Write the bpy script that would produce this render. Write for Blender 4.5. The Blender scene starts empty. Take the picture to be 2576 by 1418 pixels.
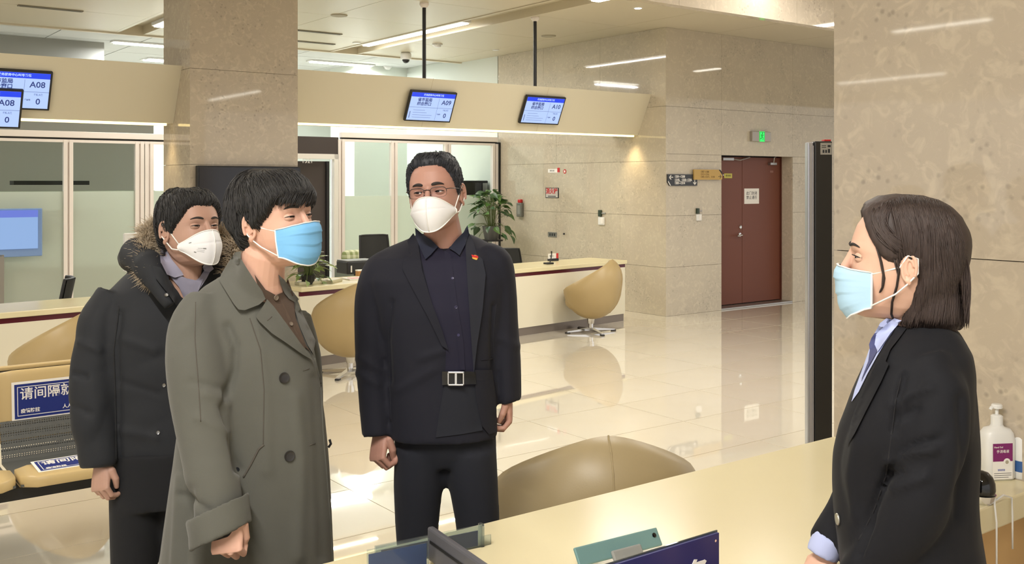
import bpy, bmesh, math, random
import numpy as np
from mathutils import Vector, Matrix, noise, geometry
from mathutils.bvhtree import BVHTree
random.seed(7)
PI = math.pi
S = bpy.context.scene
# ---------------------------------------------------------------- camera
F, HV, U0, CAMH = 2520.0, 460.0, 1288.0, 1.70      # focal length in px, horizon row, centre column, eye height
cam_d = bpy.data.cameras.new('camera'); cam = bpy.data.objects.new('camera', cam_d)
S.collection.objects.link(cam); S.camera = cam
cam.location = (0, 0, CAMH); cam.rotation_euler = (PI/2, 0, 0)
cam_d.sensor_fit = 'HORIZONTAL'; cam_d.sensor_width = 36; cam_d.lens = 36*F/2576
cam_d.shift_y = -(709-HV)/2576; cam_d.clip_start = .05; cam_d.clip_end = 200
# ---------------------------------------------------------------- world, exposure, lights
w = bpy.data.worlds.new('hall'); S.world = w; w.use_nodes = True
w.node_tree.nodes['Background'].inputs[0].default_value = (1.0, .975, .965, 1)
w.node_tree.nodes['Background'].inputs[1].default_value = .95
S.view_settings.view_transform = 'Standard'; S.view_settings.look = 'None'
S.view_settings.gamma = 1; S.view_settings.use_curve_mapping = False
S.view_settings.exposure = .16
TH = math.atan2(.5986, .801)
PC = Vector((1.958, 12.75, 0))                        # outer corner of the hall's stone walls
ROOM = Matrix.Translation(PC) @ Matrix.Rotation(TH, 4, 'Z')
def area(a, b, z, sx, sy, power, col, name='area_light_source', spread=None):
    l = bpy.data.lights.new(name, 'AREA'); l.shape = 'RECTANGLE'; l.size = sx; l.size_y = sy
    l.energy = power; l.color = col
    if spread: l.spread = spread
    o = bpy.data.objects.new(name, l); S.collection.objects.link(o)
    o.matrix_world = ROOM @ Matrix.Translation((a, b, z)); return o
WARM = (1, .955, .90)
HALL_FILL_LIGHTS = ((-2.13, -4.9, 70), (-2.13, -2.25, 50), (-5.29, -4.6, 50), (-9.5, -3.0, 55), (-16.5, -8.0, 240), (-4.2, -7.8, 60), (1.2, -5.6, 80), (-5.29, 2.3, 30), (-9.0, 2.4, 35), (-9.6, -8.6, 170))  # fill lamps added out of view to brighten the hall and its walls
for a, b, pw in HALL_FILL_LIGHTS: area(a, b, 3.62, .12, 2.3, pw, WARM)
area(-2.13, 2.75, 3.68, .1, 2.4, 42, WARM)
OFFICE_LIGHTS = ((-1.35, 6.3), (-3.6, 7.6), (-4.6, 5.9), (-7.2, 6.6), (-9.4, 6.0))
for a, b in OFFICE_LIGHTS: area(a, b, 3.66, 1.1, .12, 95, (.96, .98, 1))
def spot(a, b, z, power, ang, col=(1, .76, .42), aim=(0, 0, -1)):
    l = bpy.data.lights.new('canopy_spot_source', 'SPOT'); l.energy = power; l.color = col
    l.spot_size = math.radians(ang); l.spot_blend = .6; l.shadow_soft_size = .10
    o = bpy.data.objects.new('canopy_spot_source', l); S.collection.objects.link(o)
    d = (ROOM.to_3x3() @ Vector(aim)).normalized()
    o.matrix_world = Matrix.Translation(ROOM @ Vector((a, b, z))) @ d.to_track_quat('-Z', 'Y').to_matrix().to_4x4()
# ---------------------------------------------------------------- helpers: pixels to places
def PX(u, v, d): return Vector(((u-U0)/F*d, d, CAMH-(v-HV)/F*d))
def onb(u, v, b):                                     # room coordinates of the pixel's ray on the plane b = const
    r = ROOM.inverted(); o = r @ Vector((0, 0, CAMH)); q = r @ PX(u, v, 1)
    t = (b-o.y)/(q.y-o.y); return o+(q-o)*t
def ona(u, v, a):
    r = ROOM.inverted(); o = r @ Vector((0, 0, CAMH)); q = r @ PX(u, v, 1)
    t = (a-o.x)/(q.x-o.x); return o+(q-o)*t
def onz(u, v, z): return PX(u, v, F*(CAMH-z)/(v-HV))
def onzr(u, v, z): return ROOM.inverted() @ onz(u, v, z)
# ---------------------------------------------------------------- helpers: meshes (all points in world space)
class MB:
    def __init__(s, M=None): s.v = []; s.f = []; s.M = M or Matrix.Identity(4); s.uv = None
    def add(s, vs, fs, M=None):
        n = len(s.v); T = s.M @ M if M is not None else s.M
        s.v += [T @ Vector(p) for p in vs]; s.f += [tuple(i+n for i in f) for f in fs]; return s
    def box(s, x0, x1, y0, y1, z0, z1, M=None, bev=0):
        vs = [(x, y, z) for z in (z0, z1) for y in (y0, y1) for x in (x0, x1)]
        fs = [(0, 2, 3, 1), (4, 5, 7, 6), (0, 1, 5, 4), (2, 6, 7, 3), (0, 4, 6, 2), (1, 3, 7, 5)]
        if bev:
            bm = bmesh.new(); bv = [bm.verts.new(p) for p in vs]
            for f in fs: bm.faces.new([bv[i] for i in f])
            bmesh.ops.bevel(bm, geom=bm.edges[:]+bm.verts[:], offset=bev, segments=2, affect='EDGES', profile=.5)
            bm.verts.index_update(); vs = [v.co.copy() for v in bm.verts]; fs = [[v.index for v in f.verts] for f in bm.faces]; bm.free()
        return s.add(vs, fs, M)
    def prism(s, pts, axis_from, axis_to, M=None):   # 2D outline (x,z) extruded along y
        n = len(pts)
        vs = [(x, axis_from, z) for x, z in pts]+[(x, axis_to, z) for x, z in pts]
        fs = [tuple(range(n)), tuple(range(2*n-1, n-1, -1))]+[(i, i+n, (i+1) % n+n, (i+1) % n) for i in range(n)]
        return s.add(vs, fs, M)
    def lathe(s, prof, n=24, M=None, cap=True):       # (r, z) profile
        vs = [(r*math.cos(2*PI*i/n), r*math.sin(2*PI*i/n), z) for r, z in prof for i in range(n)]
        fs = [(j*n+i, j*n+(i+1) % n, (j+1)*n+(i+1) % n, (j+1)*n+i) for j in range(len(prof)-1) for i in range(n)]
        if cap: fs += [tuple(range(n-1, -1, -1)), tuple(range((len(prof)-1)*n, len(prof)*n))]
        return s.add(vs, fs, M)
    def tube(s, pts, r, n=8, flat=1.0, M=None, ref=None, cap=True):
        pts = [Vector(p) for p in pts]; m = len(pts)
        rs = r if isinstance(r, (list, tuple)) else [r]*m
        vs = []; up = None
        for i, p in enumerate(pts):
            t = (pts[min(i+1, m-1)]-pts[max(i-1, 0)]).normalized()
            if up is None:
                up = Vector(ref) if ref is not None else (Vector((0, 0, 1)) if abs(t.z) < .9 else Vector((0, 1, 0)))
            x = t.cross(up)
            if x.length < 1e-4: x = t.cross(Vector((1, .1, .2)))
            x.normalize(); y = x.cross(t).normalized(); up = y
            for k in range(n):
                a = 2*PI*k/n; vs.append(p+x*math.cos(a)*rs[i]+y*math.sin(a)*rs[i]*flat)
        fs = [(j*n+k, j*n+(k+1) % n, (j+1)*n+(k+1) % n, (j+1)*n+k) for j in range(m-1) for k in range(n)]
        if cap: fs += [tuple(range(n-1, -1, -1)), tuple(range((m-1)*n, m*n))]
        return s.add(vs, fs, M)
    def loft(s, rings, M=None, cap=True):             # rings: lists of equally many points
        n = len(rings[0]); vs = [p for r in rings for p in r]; m = len(rings)
        fs = [(j*n+k, j*n+(k+1) % n, (j+1)*n+(k+1) % n, (j+1)*n+k) for j in range(m-1) for k in range(n)]
        if cap: fs += [tuple(range(n-1, -1, -1)), tuple(range((m-1)*n, m*n))]
        return s.add(vs, fs, M)
    def grid(s, fn, nu, nv, M=None, flip=False):
        vs = [fn(i/(nu-1), j/(nv-1)) for j in range(nv) for i in range(nu)]
        fs = [(j*nu+i, j*nu+i+1, (j+1)*nu+i+1, (j+1)*nu+i) for j in range(nv-1) for i in range(nu-1)]
        if flip: fs = [f[::-1] for f in fs]
        return s.add(vs, fs, M)
    def ball(s, c, r, n=16, M=None):
        rx, ry, rz = r if isinstance(r, (list, tuple)) else (r, r, r); m = n//2+1
        T = Matrix.Translation(c) @ Matrix.Diagonal((rx, ry, rz, 1))
        if M is not None: T = M @ T
        prof = [(max(math.sin(PI*j/m), 1e-3), math.cos(PI*(m-j)/m)) for j in range(m+1)]
        return s.lathe(prof, n, T)
def mesh_from(vs, fs, name='m', smooth=False):
    me = bpy.data.meshes.new(name); me.from_pydata([tuple(v) for v in vs], [], [tuple(f) for f in fs]); me.validate(); me.update()
    if smooth:
        me.polygons.foreach_set('use_smooth', [True]*len(me.polygons))
    return me
def tag(o, label=None, cat=None, group=None, kind=None):
    if label: o['label'] = label
    if cat: o['category'] = cat
    if group: o['group'] = group
    if kind: o['kind'] = kind
    return o
def OBJ(name, mb, m, parent=None, origin=None, rot=0, smooth=False, label=None, cat=None, group=None, kind=None, mods=None):
    me = mb if isinstance(mb, bpy.types.Mesh) else mesh_from(mb.v, mb.f, name, smooth)
    me.name = name
    o = bpy.data.objects.new(name, me); S.collection.objects.link(o)
    if parent:
        me.transform(parent_matrix(parent).inverted()); o.parent = parent
    else:
        if origin is None:
            xs = [v.co for v in me.vertices]; n = max(len(xs), 1)
            origin = (sum(p.x for p in xs)/n, sum(p.y for p in xs)/n, min(p.z for p in xs) if xs else 0)
        T = Matrix.Translation(origin) @ Matrix.Rotation(rot, 4, 'Z')
        me.transform(T.inverted()); o.matrix_world = T; WM[o.name] = T
    me.update()
    for mm in (m if isinstance(m, (list, tuple)) else [m]): me.materials.append(mm)
    return tag(o, label, cat, group, kind)
WM = {}
def parent_matrix(p):
    T = Matrix.Identity(4)
    while p is not None:
        T = p.matrix_basis @ T; p = p.parent
    return T
def THING(name, label, cat, origin, rot=0, group=None, kind=None):
    o = bpy.data.objects.new(name, None); S.collection.objects.link(o); o.empty_display_size = .1
    o.matrix_basis = Matrix.Translation(origin) @ Matrix.Rotation(rot, 4, 'Z')
    return tag(o, label, cat, group, kind)
def copy_tree(o, parent=None):
    c = o.copy(); S.collection.objects.link(c); c.parent = parent
    for ch in [x for x in KIDS(o)]: copy_tree(ch, c)
    return c
def KIDS(o): return [x for x in bpy.data.objects if x.parent == o]
def autosmooth(o, ang=35):
    me = o.data; bm = bmesh.new(); bm.from_mesh(me)
    for f in bm.faces: f.smooth = True
    for e in bm.edges:
        e.smooth = not (len(e.link_faces) == 2 and e.calc_face_angle(0) > math.radians(ang))
    bm.to_mesh(me); bm.free(); return o
def remesh(mb, vox, smooth=3, disp=None):
    me = mesh_from(mb.v, mb.f); o = bpy.data.objects.new('t', me); S.collection.objects.link(o)
    r = o.modifiers.new('r', 'REMESH'); r.mode = 'VOXEL'; r.voxel_size = vox; r.use_smooth_shade = True
    if smooth:
        q = o.modifiers.new('s', 'SMOOTH'); q.factor = .5; q.iterations = smooth
    dg = bpy.context.evaluated_depsgraph_get(); ev = o.evaluated_get(dg)
    out = bpy.data.meshes.new_from_object(ev); bpy.data.objects.remove(o); bpy.data.meshes.remove(me)
    if disp:
        ns = [v.normal.copy() for v in out.vertices]
        for v, nn in zip(out.vertices, ns): v.co += nn*disp(v.co)
        out.update()
    out.materials.clear()
    return out
def join_meshes(ms):
    bm = bmesh.new()
    for m in ms: bm.from_mesh(m)
    out = bpy.data.meshes.new('j'); bm.to_mesh(out); bm.free()
    out.polygons.foreach_set('use_smooth', [True]*len(out.polygons)); return out
# ---------------------------------------------------------------- materials
def lin(c): return tuple(((x/255)/12.92 if x/255 <= .04045 else ((x/255+.055)/1.055)**2.4) for x in c)+(1,)
MATS = {}
def mat(name, c, rough=.5, metal=0, emit=None, es=1, spec=.5, bump=None, var=None, alpha=1, coat=0, trans=0, sheen=0, scale3=None):
    m = bpy.data.materials.new(name); m.use_nodes = True; nt = m.node_tree; b = nt.nodes['Principled BSDF']
    L = nt.links.new
    b.inputs['Base Color'].default_value = lin(c); b.inputs['Roughness'].default_value = rough
    b.inputs['Metallic'].default_value = metal; b.inputs['Specular IOR Level'].default_value = spec
    b.inputs['Alpha'].default_value = alpha; b.inputs['Coat Weight'].default_value = coat
    b.inputs['Transmission Weight'].default_value = trans
    if sheen: b.inputs['Sheen Weight'].default_value = sheen
    if emit: b.inputs['Emission Color'].default_value = lin(emit); b.inputs['Emission Strength'].default_value = es
    if bump or var:
        tc = nt.nodes.new('ShaderNodeTexCoord'); mp = nt.nodes.new('ShaderNodeMapping'); L(tc.outputs['Object'], mp.inputs[0])
        if scale3: mp.inputs['Scale'].default_value = scale3
        if bump:
            n = nt.nodes.new('ShaderNodeTexNoise'); n.inputs['Scale'].default_value = bump[0]; n.inputs['Detail'].default_value = 4
            bp = nt.nodes.new('ShaderNodeBump'); bp.inputs['Strength'].default_value = bump[1]; bp.inputs['Distance'].default_value = bump[2]
            L(mp.outputs[0], n.inputs['Vector']); L(n.outputs['Fac'], bp.inputs['Height']); L(bp.outputs[0], b.inputs['Normal'])
        if var:
            n = nt.nodes.new('ShaderNodeTexNoise'); n.inputs['Scale'].default_value = var[0]; n.inputs['Detail'].default_value = 6
            mx = nt.nodes.new('ShaderNodeMix'); mx.data_type = 'RGBA'
            mx.inputs[6].default_value = lin(c); mx.inputs[7].default_value = lin(var[1])
            rp = nt.nodes.new('ShaderNodeMapRange'); rp.inputs[1].default_value = .38; rp.inputs[2].default_value = .95
            L(mp.outputs[0], n.inputs['Vector']); L(n.outputs['Fac'], rp.inputs[0]); L(rp.outputs[0], mx.inputs[0]); L(mx.outputs[2], b.inputs['Base Color'])
    MATS[name] = m; return m
def stone(name, c1, c2, c3, rough=.12, sc=1.0, spec=.5):
    m = bpy.data.materials.new(name); m.use_nodes = True; nt = m.node_tree; b = nt.nodes['Principled BSDF']; L = nt.links.new; N = nt.nodes.new
    b.inputs['Roughness'].default_value = rough; b.inputs['Specular IOR Level'].default_value = spec
    tc = N('ShaderNodeTexCoord')
    n1 = N('ShaderNodeTexNoise'); n1.inputs['Scale'].default_value = 1.3*sc; n1.inputs['Detail'].default_value = 8; n1.inputs['Roughness'].default_value = .6
    n2 = N('ShaderNodeTexNoise'); n2.inputs['Scale'].default_value = 9*sc; n2.inputs['Detail'].default_value = 8; n2.inputs['Distortion'].default_value = 1.4
    vo = N('ShaderNodeTexVoronoi'); vo.inputs['Scale'].default_value = 16*sc
    n3 = N('ShaderNodeTexNoise'); n3.inputs['Scale'].default_value = 5*sc; n3.inputs['Detail'].default_value = 10; n3.inputs['Distortion'].default_value = 2.5
    for n in (n1, n2, vo, n3): L(tc.outputs['Object'], n.inputs['Vector'])
    def rr(src, lo, hi):
        r = N('ShaderNodeMapRange'); r.inputs[1].default_value = lo; r.inputs[2].default_value = hi; L(src, r.inputs[0]); return r.outputs[0]
    def mix(f, A, B):
        x = N('ShaderNodeMix'); x.data_type = 'RGBA'; L(f, x.inputs[0])
        for k, q in ((6, A), (7, B)):
            if isinstance(q, tuple): x.inputs[k].default_value = q
            else: L(q, x.inputs[k])
        return x.outputs[2]
    base = mix(rr(n1.outputs['Fac'], .35, .65), lin(c1), lin(c2))
    base = mix(rr(n2.outputs['Fac'], .5, .68), base, lin(c3))
    spots = N('ShaderNodeMath'); spots.operation = 'MULTIPLY'; L(rr(vo.outputs['Distance'], .32, .12), spots.inputs[0]); L(rr(n1.outputs['Fac'], .5, .6), spots.inputs[1])
    base = mix(spots.outputs[0], base, lin(tuple(int(x*.86) for x in c1)))
    veins = N('ShaderNodeMath'); veins.operation = 'SUBTRACT'; L(n3.outputs['Fac'], veins.inputs[0]); veins.inputs[1].default_value = .5
    ab = N('ShaderNodeMath'); ab.operation = 'ABSOLUTE'; L(veins.outputs[0], ab.inputs[0])
    vm = N('ShaderNodeMath'); vm.operation = 'MULTIPLY'; L(rr(ab.outputs[0], .012, .0), vm.inputs[0]); vm.inputs[1].default_value = .22
    base = mix(vm.outputs[0], base, lin(tuple(min(255, int(x*1.12)) for x in c2)))
    L(base, b.inputs['Base Color']); MATS[name] = m; return m
M_WALL = stone('beige_marble', (194, 184, 164), (187, 177, 159), (202, 192, 171), .035, 1.6, .45)
M_PIL = stone('rosy_beige_marble', (188, 176, 157), (181, 169, 152), (197, 185, 165), .035, 1.6, .45)
M_JOINT = mat('joint', (160, 145, 122), .8)
M_FLOOR = mat('cream_tile', (230, 223, 206), .018, spec=.9, var=(1.2, (221, 211, 186)), coat=.8)
M_FLOOR.node_tree.nodes['Principled BSDF'].inputs['IOR'].default_value = 1.7
M_GROUT = mat('grout', (128, 110, 84), .8)
M_CEIL = mat('ceiling_paint', (206, 196, 172), .35, var=(.6, (200, 190, 168)))
M_CEILW = mat('office_ceiling', (196, 198, 196), .8)
M_DARK = mat('ceiling_gap', (60, 58, 52), .9)
M_CAN = mat('cream_canopy', (216, 208, 184), .45)
M_TOP = mat('cream_worktop', (226, 216, 176), .22, spec=.4, var=(3, (221, 211, 170)))
M_WHITE = mat('white_laminate', (228, 222, 200), .35)
M_MAROON = mat('maroon_band', (82, 18, 34), .3)
M_PLINTH = mat('steel_plinth', (128, 118, 108), .35, metal=.6)
M_ALU = mat('pale_aluminium', (238, 230, 224), .45)
M_CHROME = mat('chrome', (215, 215, 215), .12, metal=1)
M_STEEL = mat('brushed_steel', (170, 168, 165), .35, metal=.9)
M_BLACK = mat('black_plastic', (26, 26, 28), .45)
M_GLOSSB = mat('gloss_black', (10, 10, 12), .06, spec=.6)
M_DPANEL = mat('dark_panel', (66, 58, 56), .5)
M_LEATHER = mat('tan_leather', (172, 150, 106), .42, bump=(160, .08, .002))
M_LEATHER2 = mat('khaki_leather', (162, 146, 112), .42, bump=(160, .08, .002))
M_DOOR = mat('red_brown_door', (110, 62, 46), .5, bump=(50, .1, .002))
M_WPAPER = mat('white_paper', (235, 232, 226), .6)
M_WPLAS = mat('white_plastic', (225, 225, 222), .35)
M_RED = mat('red', (190, 30, 30), .4)
M_INK = mat('ink', (30, 32, 38), .6)
M_GREEN = mat('leaf_green', (72, 108, 52), .4, var=(14, (104, 134, 66)), bump=(40, .2, .002))
M_GREEN2 = mat('dark_leaf', (48, 78, 44), .4, var=(10, (74, 104, 58)))
M_STEM = mat('stem', (96, 110, 60), .6)
M_NAVYP = mat('navy_print', (24, 42, 118), .4)
def glassmat(name, col, a, rough=.03, refl=.12):
    m = bpy.data.materials.new(name); m.use_nodes = True; nt = m.node_tree; nt.nodes.clear(); N = nt.nodes.new; L = nt.links.new
    o = N('ShaderNodeOutputMaterial'); t = N('ShaderNodeBsdfTransparent'); t.inputs[0].default_value = lin(col)
    g = N('ShaderNodeBsdfGlossy'); g.inputs['Roughness'].default_value = rough; fr = N('ShaderNodeLayerWeight'); fr.inputs[0].default_value = refl
    mx = N('ShaderNodeMixShader'); L(fr.outputs['Fresnel'], mx.inputs[0]); L(t.outputs[0], mx.inputs[1]); L(g.outputs[0], mx.inputs[2])
    if a > 0:
        d = N('ShaderNodeBsdfDiffuse'); d.inputs[0].default_value = lin(col); tl = N('ShaderNodeBsdfTranslucent'); tl.inputs[0].default_value = lin(col)
        ad = N('ShaderNodeMixShader'); ad.inputs[0].default_value = .5; L(d.outputs[0], ad.inputs[1]); L(tl.outputs[0], ad.inputs[2])
        m2 = N('ShaderNodeMixShader'); m2.inputs[0].default_value = a; L(mx.outputs[0], m2.inputs[1]); L(ad.outputs[0], m2.inputs[2]); L(m2.outputs[0], o.inputs[0])
    else: L(mx.outputs[0], o.inputs[0])
    return m
M_GLASS = glassmat('clear_glass', (240, 243, 240), 0)
M_FROST = glassmat('frosted_film', (226, 231, 222), .86, .15)
M_ACRYL = glassmat('acrylic', (236, 242, 244), .06, .02, .3)
def emi(name, c, s): return mat(name, (10, 10, 10), .5, emit=c, es=s)
M_TUBE = emi('lamp_tube', (255, 250, 236), 14)
M_WARML = emi('warm_led', (255, 226, 150), 3.2)
M_SCR = emi('screen_white', (176, 200, 252), 1.0)
M_SCRB = emi('screen_blue', (20, 60, 220), 1.1)
M_SCRT = emi('screen_text', (40, 60, 130), .8)
M_SCRL = emi('screen_line', (120, 140, 190), .8)
M_EXIT = emi('exit_green', (40, 230, 90), 1.5)
M_EXITD = emi('exit_dark', (10, 110, 40), .6)
def TEXT(s, M, size, m, parent, name='lettering', ext=.0006, align='CENTER', sx=1.0, bold=0, space=1.0):
    c = bpy.data.curves.new('t', 'FONT'); c.body = s; c.size = size; c.align_x = align; c.align_y = 'CENTER'; c.extrude = ext
    c.offset = bold; c.resolution_u = 3; c.space_character = space
    o = bpy.data.objects.new('t', c); S.collection.objects.link(o)
    dg = bpy.context.evaluated_depsgraph_get(); me = bpy.data.meshes.new_from_object(o.evaluated_get(dg))
    bpy.data.objects.remove(o); bpy.data.curves.remove(c); me.materials.clear()
    me.transform(M @ Matrix.Diagonal((sx, 1, 1, 1)))
    return OBJ(name, me, m, parent)
# frames for things fixed to walls: x to the right, y up the wall, z out of it
def frame_b(p, off=0, tilt=0):    # on a wall whose face looks along -b
    return ROOM @ Matrix.Translation((p[0], p[1]-off, p[2])) @ Matrix.Rotation(PI/2, 4, 'X') @ Matrix.Rotation(tilt, 4, 'Z')
def frame_a(p, off=0, tilt=0):    # on a wall whose face looks along -a
    return ROOM @ Matrix.Translation((p[0]-off, p[1], p[2])) @ Matrix.Rotation(-PI/2, 4, 'Z') @ Matrix.Rotation(PI/2, 4, 'X') @ Matrix.Rotation(tilt, 4, 'Z')
# ================================================================ THE SETTING
RO = lambda a, b, z: ROOM @ Vector((a, b, z))
def RB(a0, a1, b0, b1, z0, z1, bev=0): return MB(ROOM).box(a0, a1, b0, b1, z0, z1, bev=bev)
def STRUCT(name, mb, m, **k): return OBJ(name, mb, m, origin=tuple(PC), rot=TH, kind='structure', **k)
CZ = 3.683
A_RW = -5.98; B_NO = -6.75; B_NI = -7.52
floor = STRUCT('floor', RB(-26, 9, -18, 13, -.06, -.004), M_GROUT)
tile_me = None
ta, tb = .885, .672
for i in range(-7, 6):
    for j in range(-9, 4):
        if len([1]) and (i > 2 and j < -6): continue
        a = -3.94+i*ta; b = -2.03+j*tb
        p = RO(a, b, 0)
        if p.y < 1.5: continue
        if tile_me is None:
            t = OBJ('tile', RB(a+.0026, a+ta-.0026, b+.0026, b+tb-.0026, -.012, 0), M_FLOOR, parent=None, origin=tuple(RO(a, b, 0)), rot=TH); tile_me = t.data
            t0 = t
        else:
            t = bpy.data.objects.new('tile', tile_me); S.collection.objects.link(t)
        t.matrix_basis = Matrix.Translation((a, b, 0)); t.parent = floor
a0, a1, b0, b1 = -3.94-7*ta, -3.94+6*ta, -2.03-9*tb, -2.03+4*tb
mb = MB(ROOM)
for q in ((-26, a0, -18, 13), (a1, 9, -18, 13), (a0, a1, -18, b0), (a0, a1, b1, 13)): mb.box(q[0], q[1], q[2], q[3], -.01, 0)
OBJ('outer_floor_tiles', mb, M_FLOOR, floor)
# walls in stone slabs: base sheet in joint colour, slabs proud of it
def slab_wall(name, M, w, h, cuts_x, cuts_z, m, th=.02, gap=.003):
    """M: frame with x along the wall, y up, z out of it"""
    base = OBJ(name, MB(M).box(0, w, 0, h, -.12, -th), M_JOINT, origin=tuple(M.translation), rot=0, kind='structure')
    for i in range(len(cuts_x)-1):
        for j in range(len(cuts_z)-1):
            OBJ('slab', MB(M).box(cuts_x[i]+gap/2, cuts_x[i+1]-gap/2, cuts_z[j]+gap/2, cuts_z[j+1]-gap/2, -th, 0), m, base)
    return base
ZC = [0, .62, 1.28, 1.98, 2.68, CZ]
Mdw = frame_b((0, 0, 0))
dl = onb(1815, 500, 0).x; dr = onb(1994, 500, 0).x; dz = onb(1815, 390, 0).z; db = ona(1964, 500, dr).y
wall_a = OBJ('wall_door_side', MB(ROOM).box(.03, dl-.02, .02, .14, 0, CZ).box(dr+.02, 8, .02, .14, 0, CZ).box(dl-.02, dr+.02, .02, .14, dz+.02, CZ), M_JOINT, origin=tuple(PC), rot=TH, kind='structure')
def slabs(parent, quads, axis, m):
    for x0, x1, z0, z1 in quads:
        g = .0015
        mb = RB(x0+g, x1-g, 0, .02, z0+g, z1-g) if axis == 'b' else RB(0, .02, x0+g, x1-g, z0+g, z1-g)
        OBJ('slab', mb, m, parent)
q = []
for j in range(5):
    z0, z1 = ZC[j], ZC[j+1]
    q.append((0, dl, z0, z1)) if z1 <= dz+.01 else None
    if z1 <= dz: q += [(dr, 3.9, z0, z1), (3.9, 5.4, z0, z1)]
    elif z0 < dz: q += [(0, dl, z0, dz), (dr, 3.9, z0, dz), (3.9, 5.4, z0, dz), (0, dl, dz, z1), (dl, dr, dz, z1), (dr, 3.9, dz, z1), (3.9, 5.4, dz, z1)]
    else: q += [(0, dl, z0, z1), (dl, dr, z0, z1), (dr, 3.9, z0, z1), (3.9, 5.4, z0, z1)]
q += [(5.4, 8, 0, CZ)]
slabs(wall_a, q, 'b', M_WALL)
# door recess
rev = STRUCT('trim_1', MB(ROOM).box(dr, dr+.02, .02, db+.05, 0, dz).box(dl-.02, dl, .02, db+.05, 0, dz).box(dl-.02, dr+.02, .02, db+.05, dz, dz+.02), M_PIL, label='stone lining of the door recess')
STRUCT('trim_2', RB(dl, dr, .0, db+.02, .0, .022, .004), M_STEEL, label='grey metal door sill')
wall_b = OBJ('wall_left_of_corner', RB(.02, .14, .14, 3.63, 0, CZ), M_JOINT, origin=tuple(PC), rot=TH, kind='structure')
q = []
for j in range(5):
    off = (0, .5)[j % 2]
    for x0, x1 in ((0, 1.25-off*.8), (1.25-off*.8, 2.5-off*.6), (2.5-off*.6, 3.63)): q.append((x0, x1, ZC[j], ZC[j+1]))
slabs(wall_b, q, 'a', M_WALL)
# stone wall on the right, at the near counter
wr = OBJ('wall_right', MB(ROOM).box(A_RW+.02, -3.5, -12, B_NO-.02, 0, CZ), M_JOINT, origin=tuple(RO(A_RW, B_NO, 0)), rot=TH, kind='structure')
zj = ona(2500, 654, A_RW).z
for z0, z1, cuts in ((0, zj, (-12, -9.0, -6.75)), (zj, 2.45, (-12, -9.0, -6.75)), (2.45, CZ, (-12, -8.6, ona(2230, 40, A_RW).y, -6.75))):
    for i in range(len(cuts)-1):
        OBJ('slab', RB(A_RW, A_RW+.02, cuts[i]+.0015, cuts[i+1]-.0015, z0+.0015, z1-.0015), M_PIL, wr)
OBJ('slab', RB(A_RW+.02, -3.5, B_NO-.02, B_NO, 0, CZ), M_PIL, wr)
# square stone pillar
pa0, pa1, pb0, pb1 = -6.08, -5.02, .05, .82
pil = OBJ('stone_pillar', RB(pa0+.02, pa1-.02, pb0+.02, pb1-.02, 0, CZ), M_JOINT, origin=tuple(RO(-5.55, .43, 0)), rot=TH, kind='structure')
for z0, z1 in ((0, .9), (.9, 1.87), (1.87, 2.75), (2.75, CZ)):
    g = .0015
    OBJ('slab', RB(pa0, pa1, pb0, pb0+.02, z0+g, z1-g), M_PIL, pil)
    OBJ('slab', RB(pa0, pa0+.02, pb0+.02, pb1-.02, z0+g, z1-g), M_PIL, pil)
    OBJ('slab', RB(pa1-.02, pa1, pb0+.02, pb1-.02, z0+g, z1-g), M_PIL, pil)
# stone-clad beam over the right side
bz = PX(2090, 62, 9.6).z
ba = (ROOM.inverted() @ PX(2090, 62, 9.6))
beam = OBJ('stone_beam', RB(-6, 8, ba.y, ba.y+.07, bz, CZ+.02), M_JOINT, origin=tuple(RO(0, ba.y, bz)), rot=TH, kind='structure')
for x0, x1 in ((-6, -4.6), (-4.6, -3.1), (-3.1, -1.55), (-1.55, 0), (0, 1.5), (1.5, 3), (3, 4.5), (4.5, 8)):
    OBJ('slab', RB(x0+.0015, x1-.0015, ba.y-.02, ba.y, bz-.02, CZ), M_PIL, beam)
    OBJ('slab', RB(x0+.0015, x1-.0015, ba.y-.02, ba.y+.07, bz-.04, bz-.02), M_PIL, beam)
# hall ceiling
ceil = STRUCT('ceiling', RB(-26, 9, -18, 4.65, CZ+.16, CZ+.22), M_DARK)
A_ED = [-10.6, -8.9, -7.2, -5.5, None, -5.08, -3.8, -2.38, None, -1.88, -.5, .9, 2.3, 3.7, 5.1]
cols = []
for i in range(len(A_ED)-1):
    if A_ED[i] is None or A_ED[i+1] is None: continue
    cols.append((A_ED[i], A_ED[i+1]))
for x0, x1 in cols:
    y = 4.65
    while y > -7:
        OBJ('ceiling_panel', RB(x0+.003, x1-.003, y-1.45+.003, y-.003, CZ, CZ+.03), M_CEIL, ceil); y -= 1.45
yb = y
mb = MB(ROOM)
mb.box(-26, -10.6, -18, 4.65, CZ, CZ+.03).box(5.1, 9, -18, 4.65, CZ, CZ+.03).box(-10.6, 5.1, -18, yb, CZ, CZ+.03)
mb.box(-5.5, -5.45, yb, 4.65, CZ, CZ+.16).box(-5.13, -5.08, yb, 4.65, CZ, CZ+.16).box(-2.38, -2.34, yb, 4.65, CZ-.01, CZ+.16).box(-1.92, -1.88, yb, 4.65, CZ-.01, CZ+.16)
mb.box(-5.5, -5.08, yb, 4.65, CZ+.12, CZ+.16).box(-2.38, -1.88, yb, 4.65, CZ+.09, CZ+.12)
mb.box(-10.6, 5.1, 4.65, 4.72, CZ-.02, CZ+.3)
OBJ('ceiling_margin', mb, M_CEIL, ceil)
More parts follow.
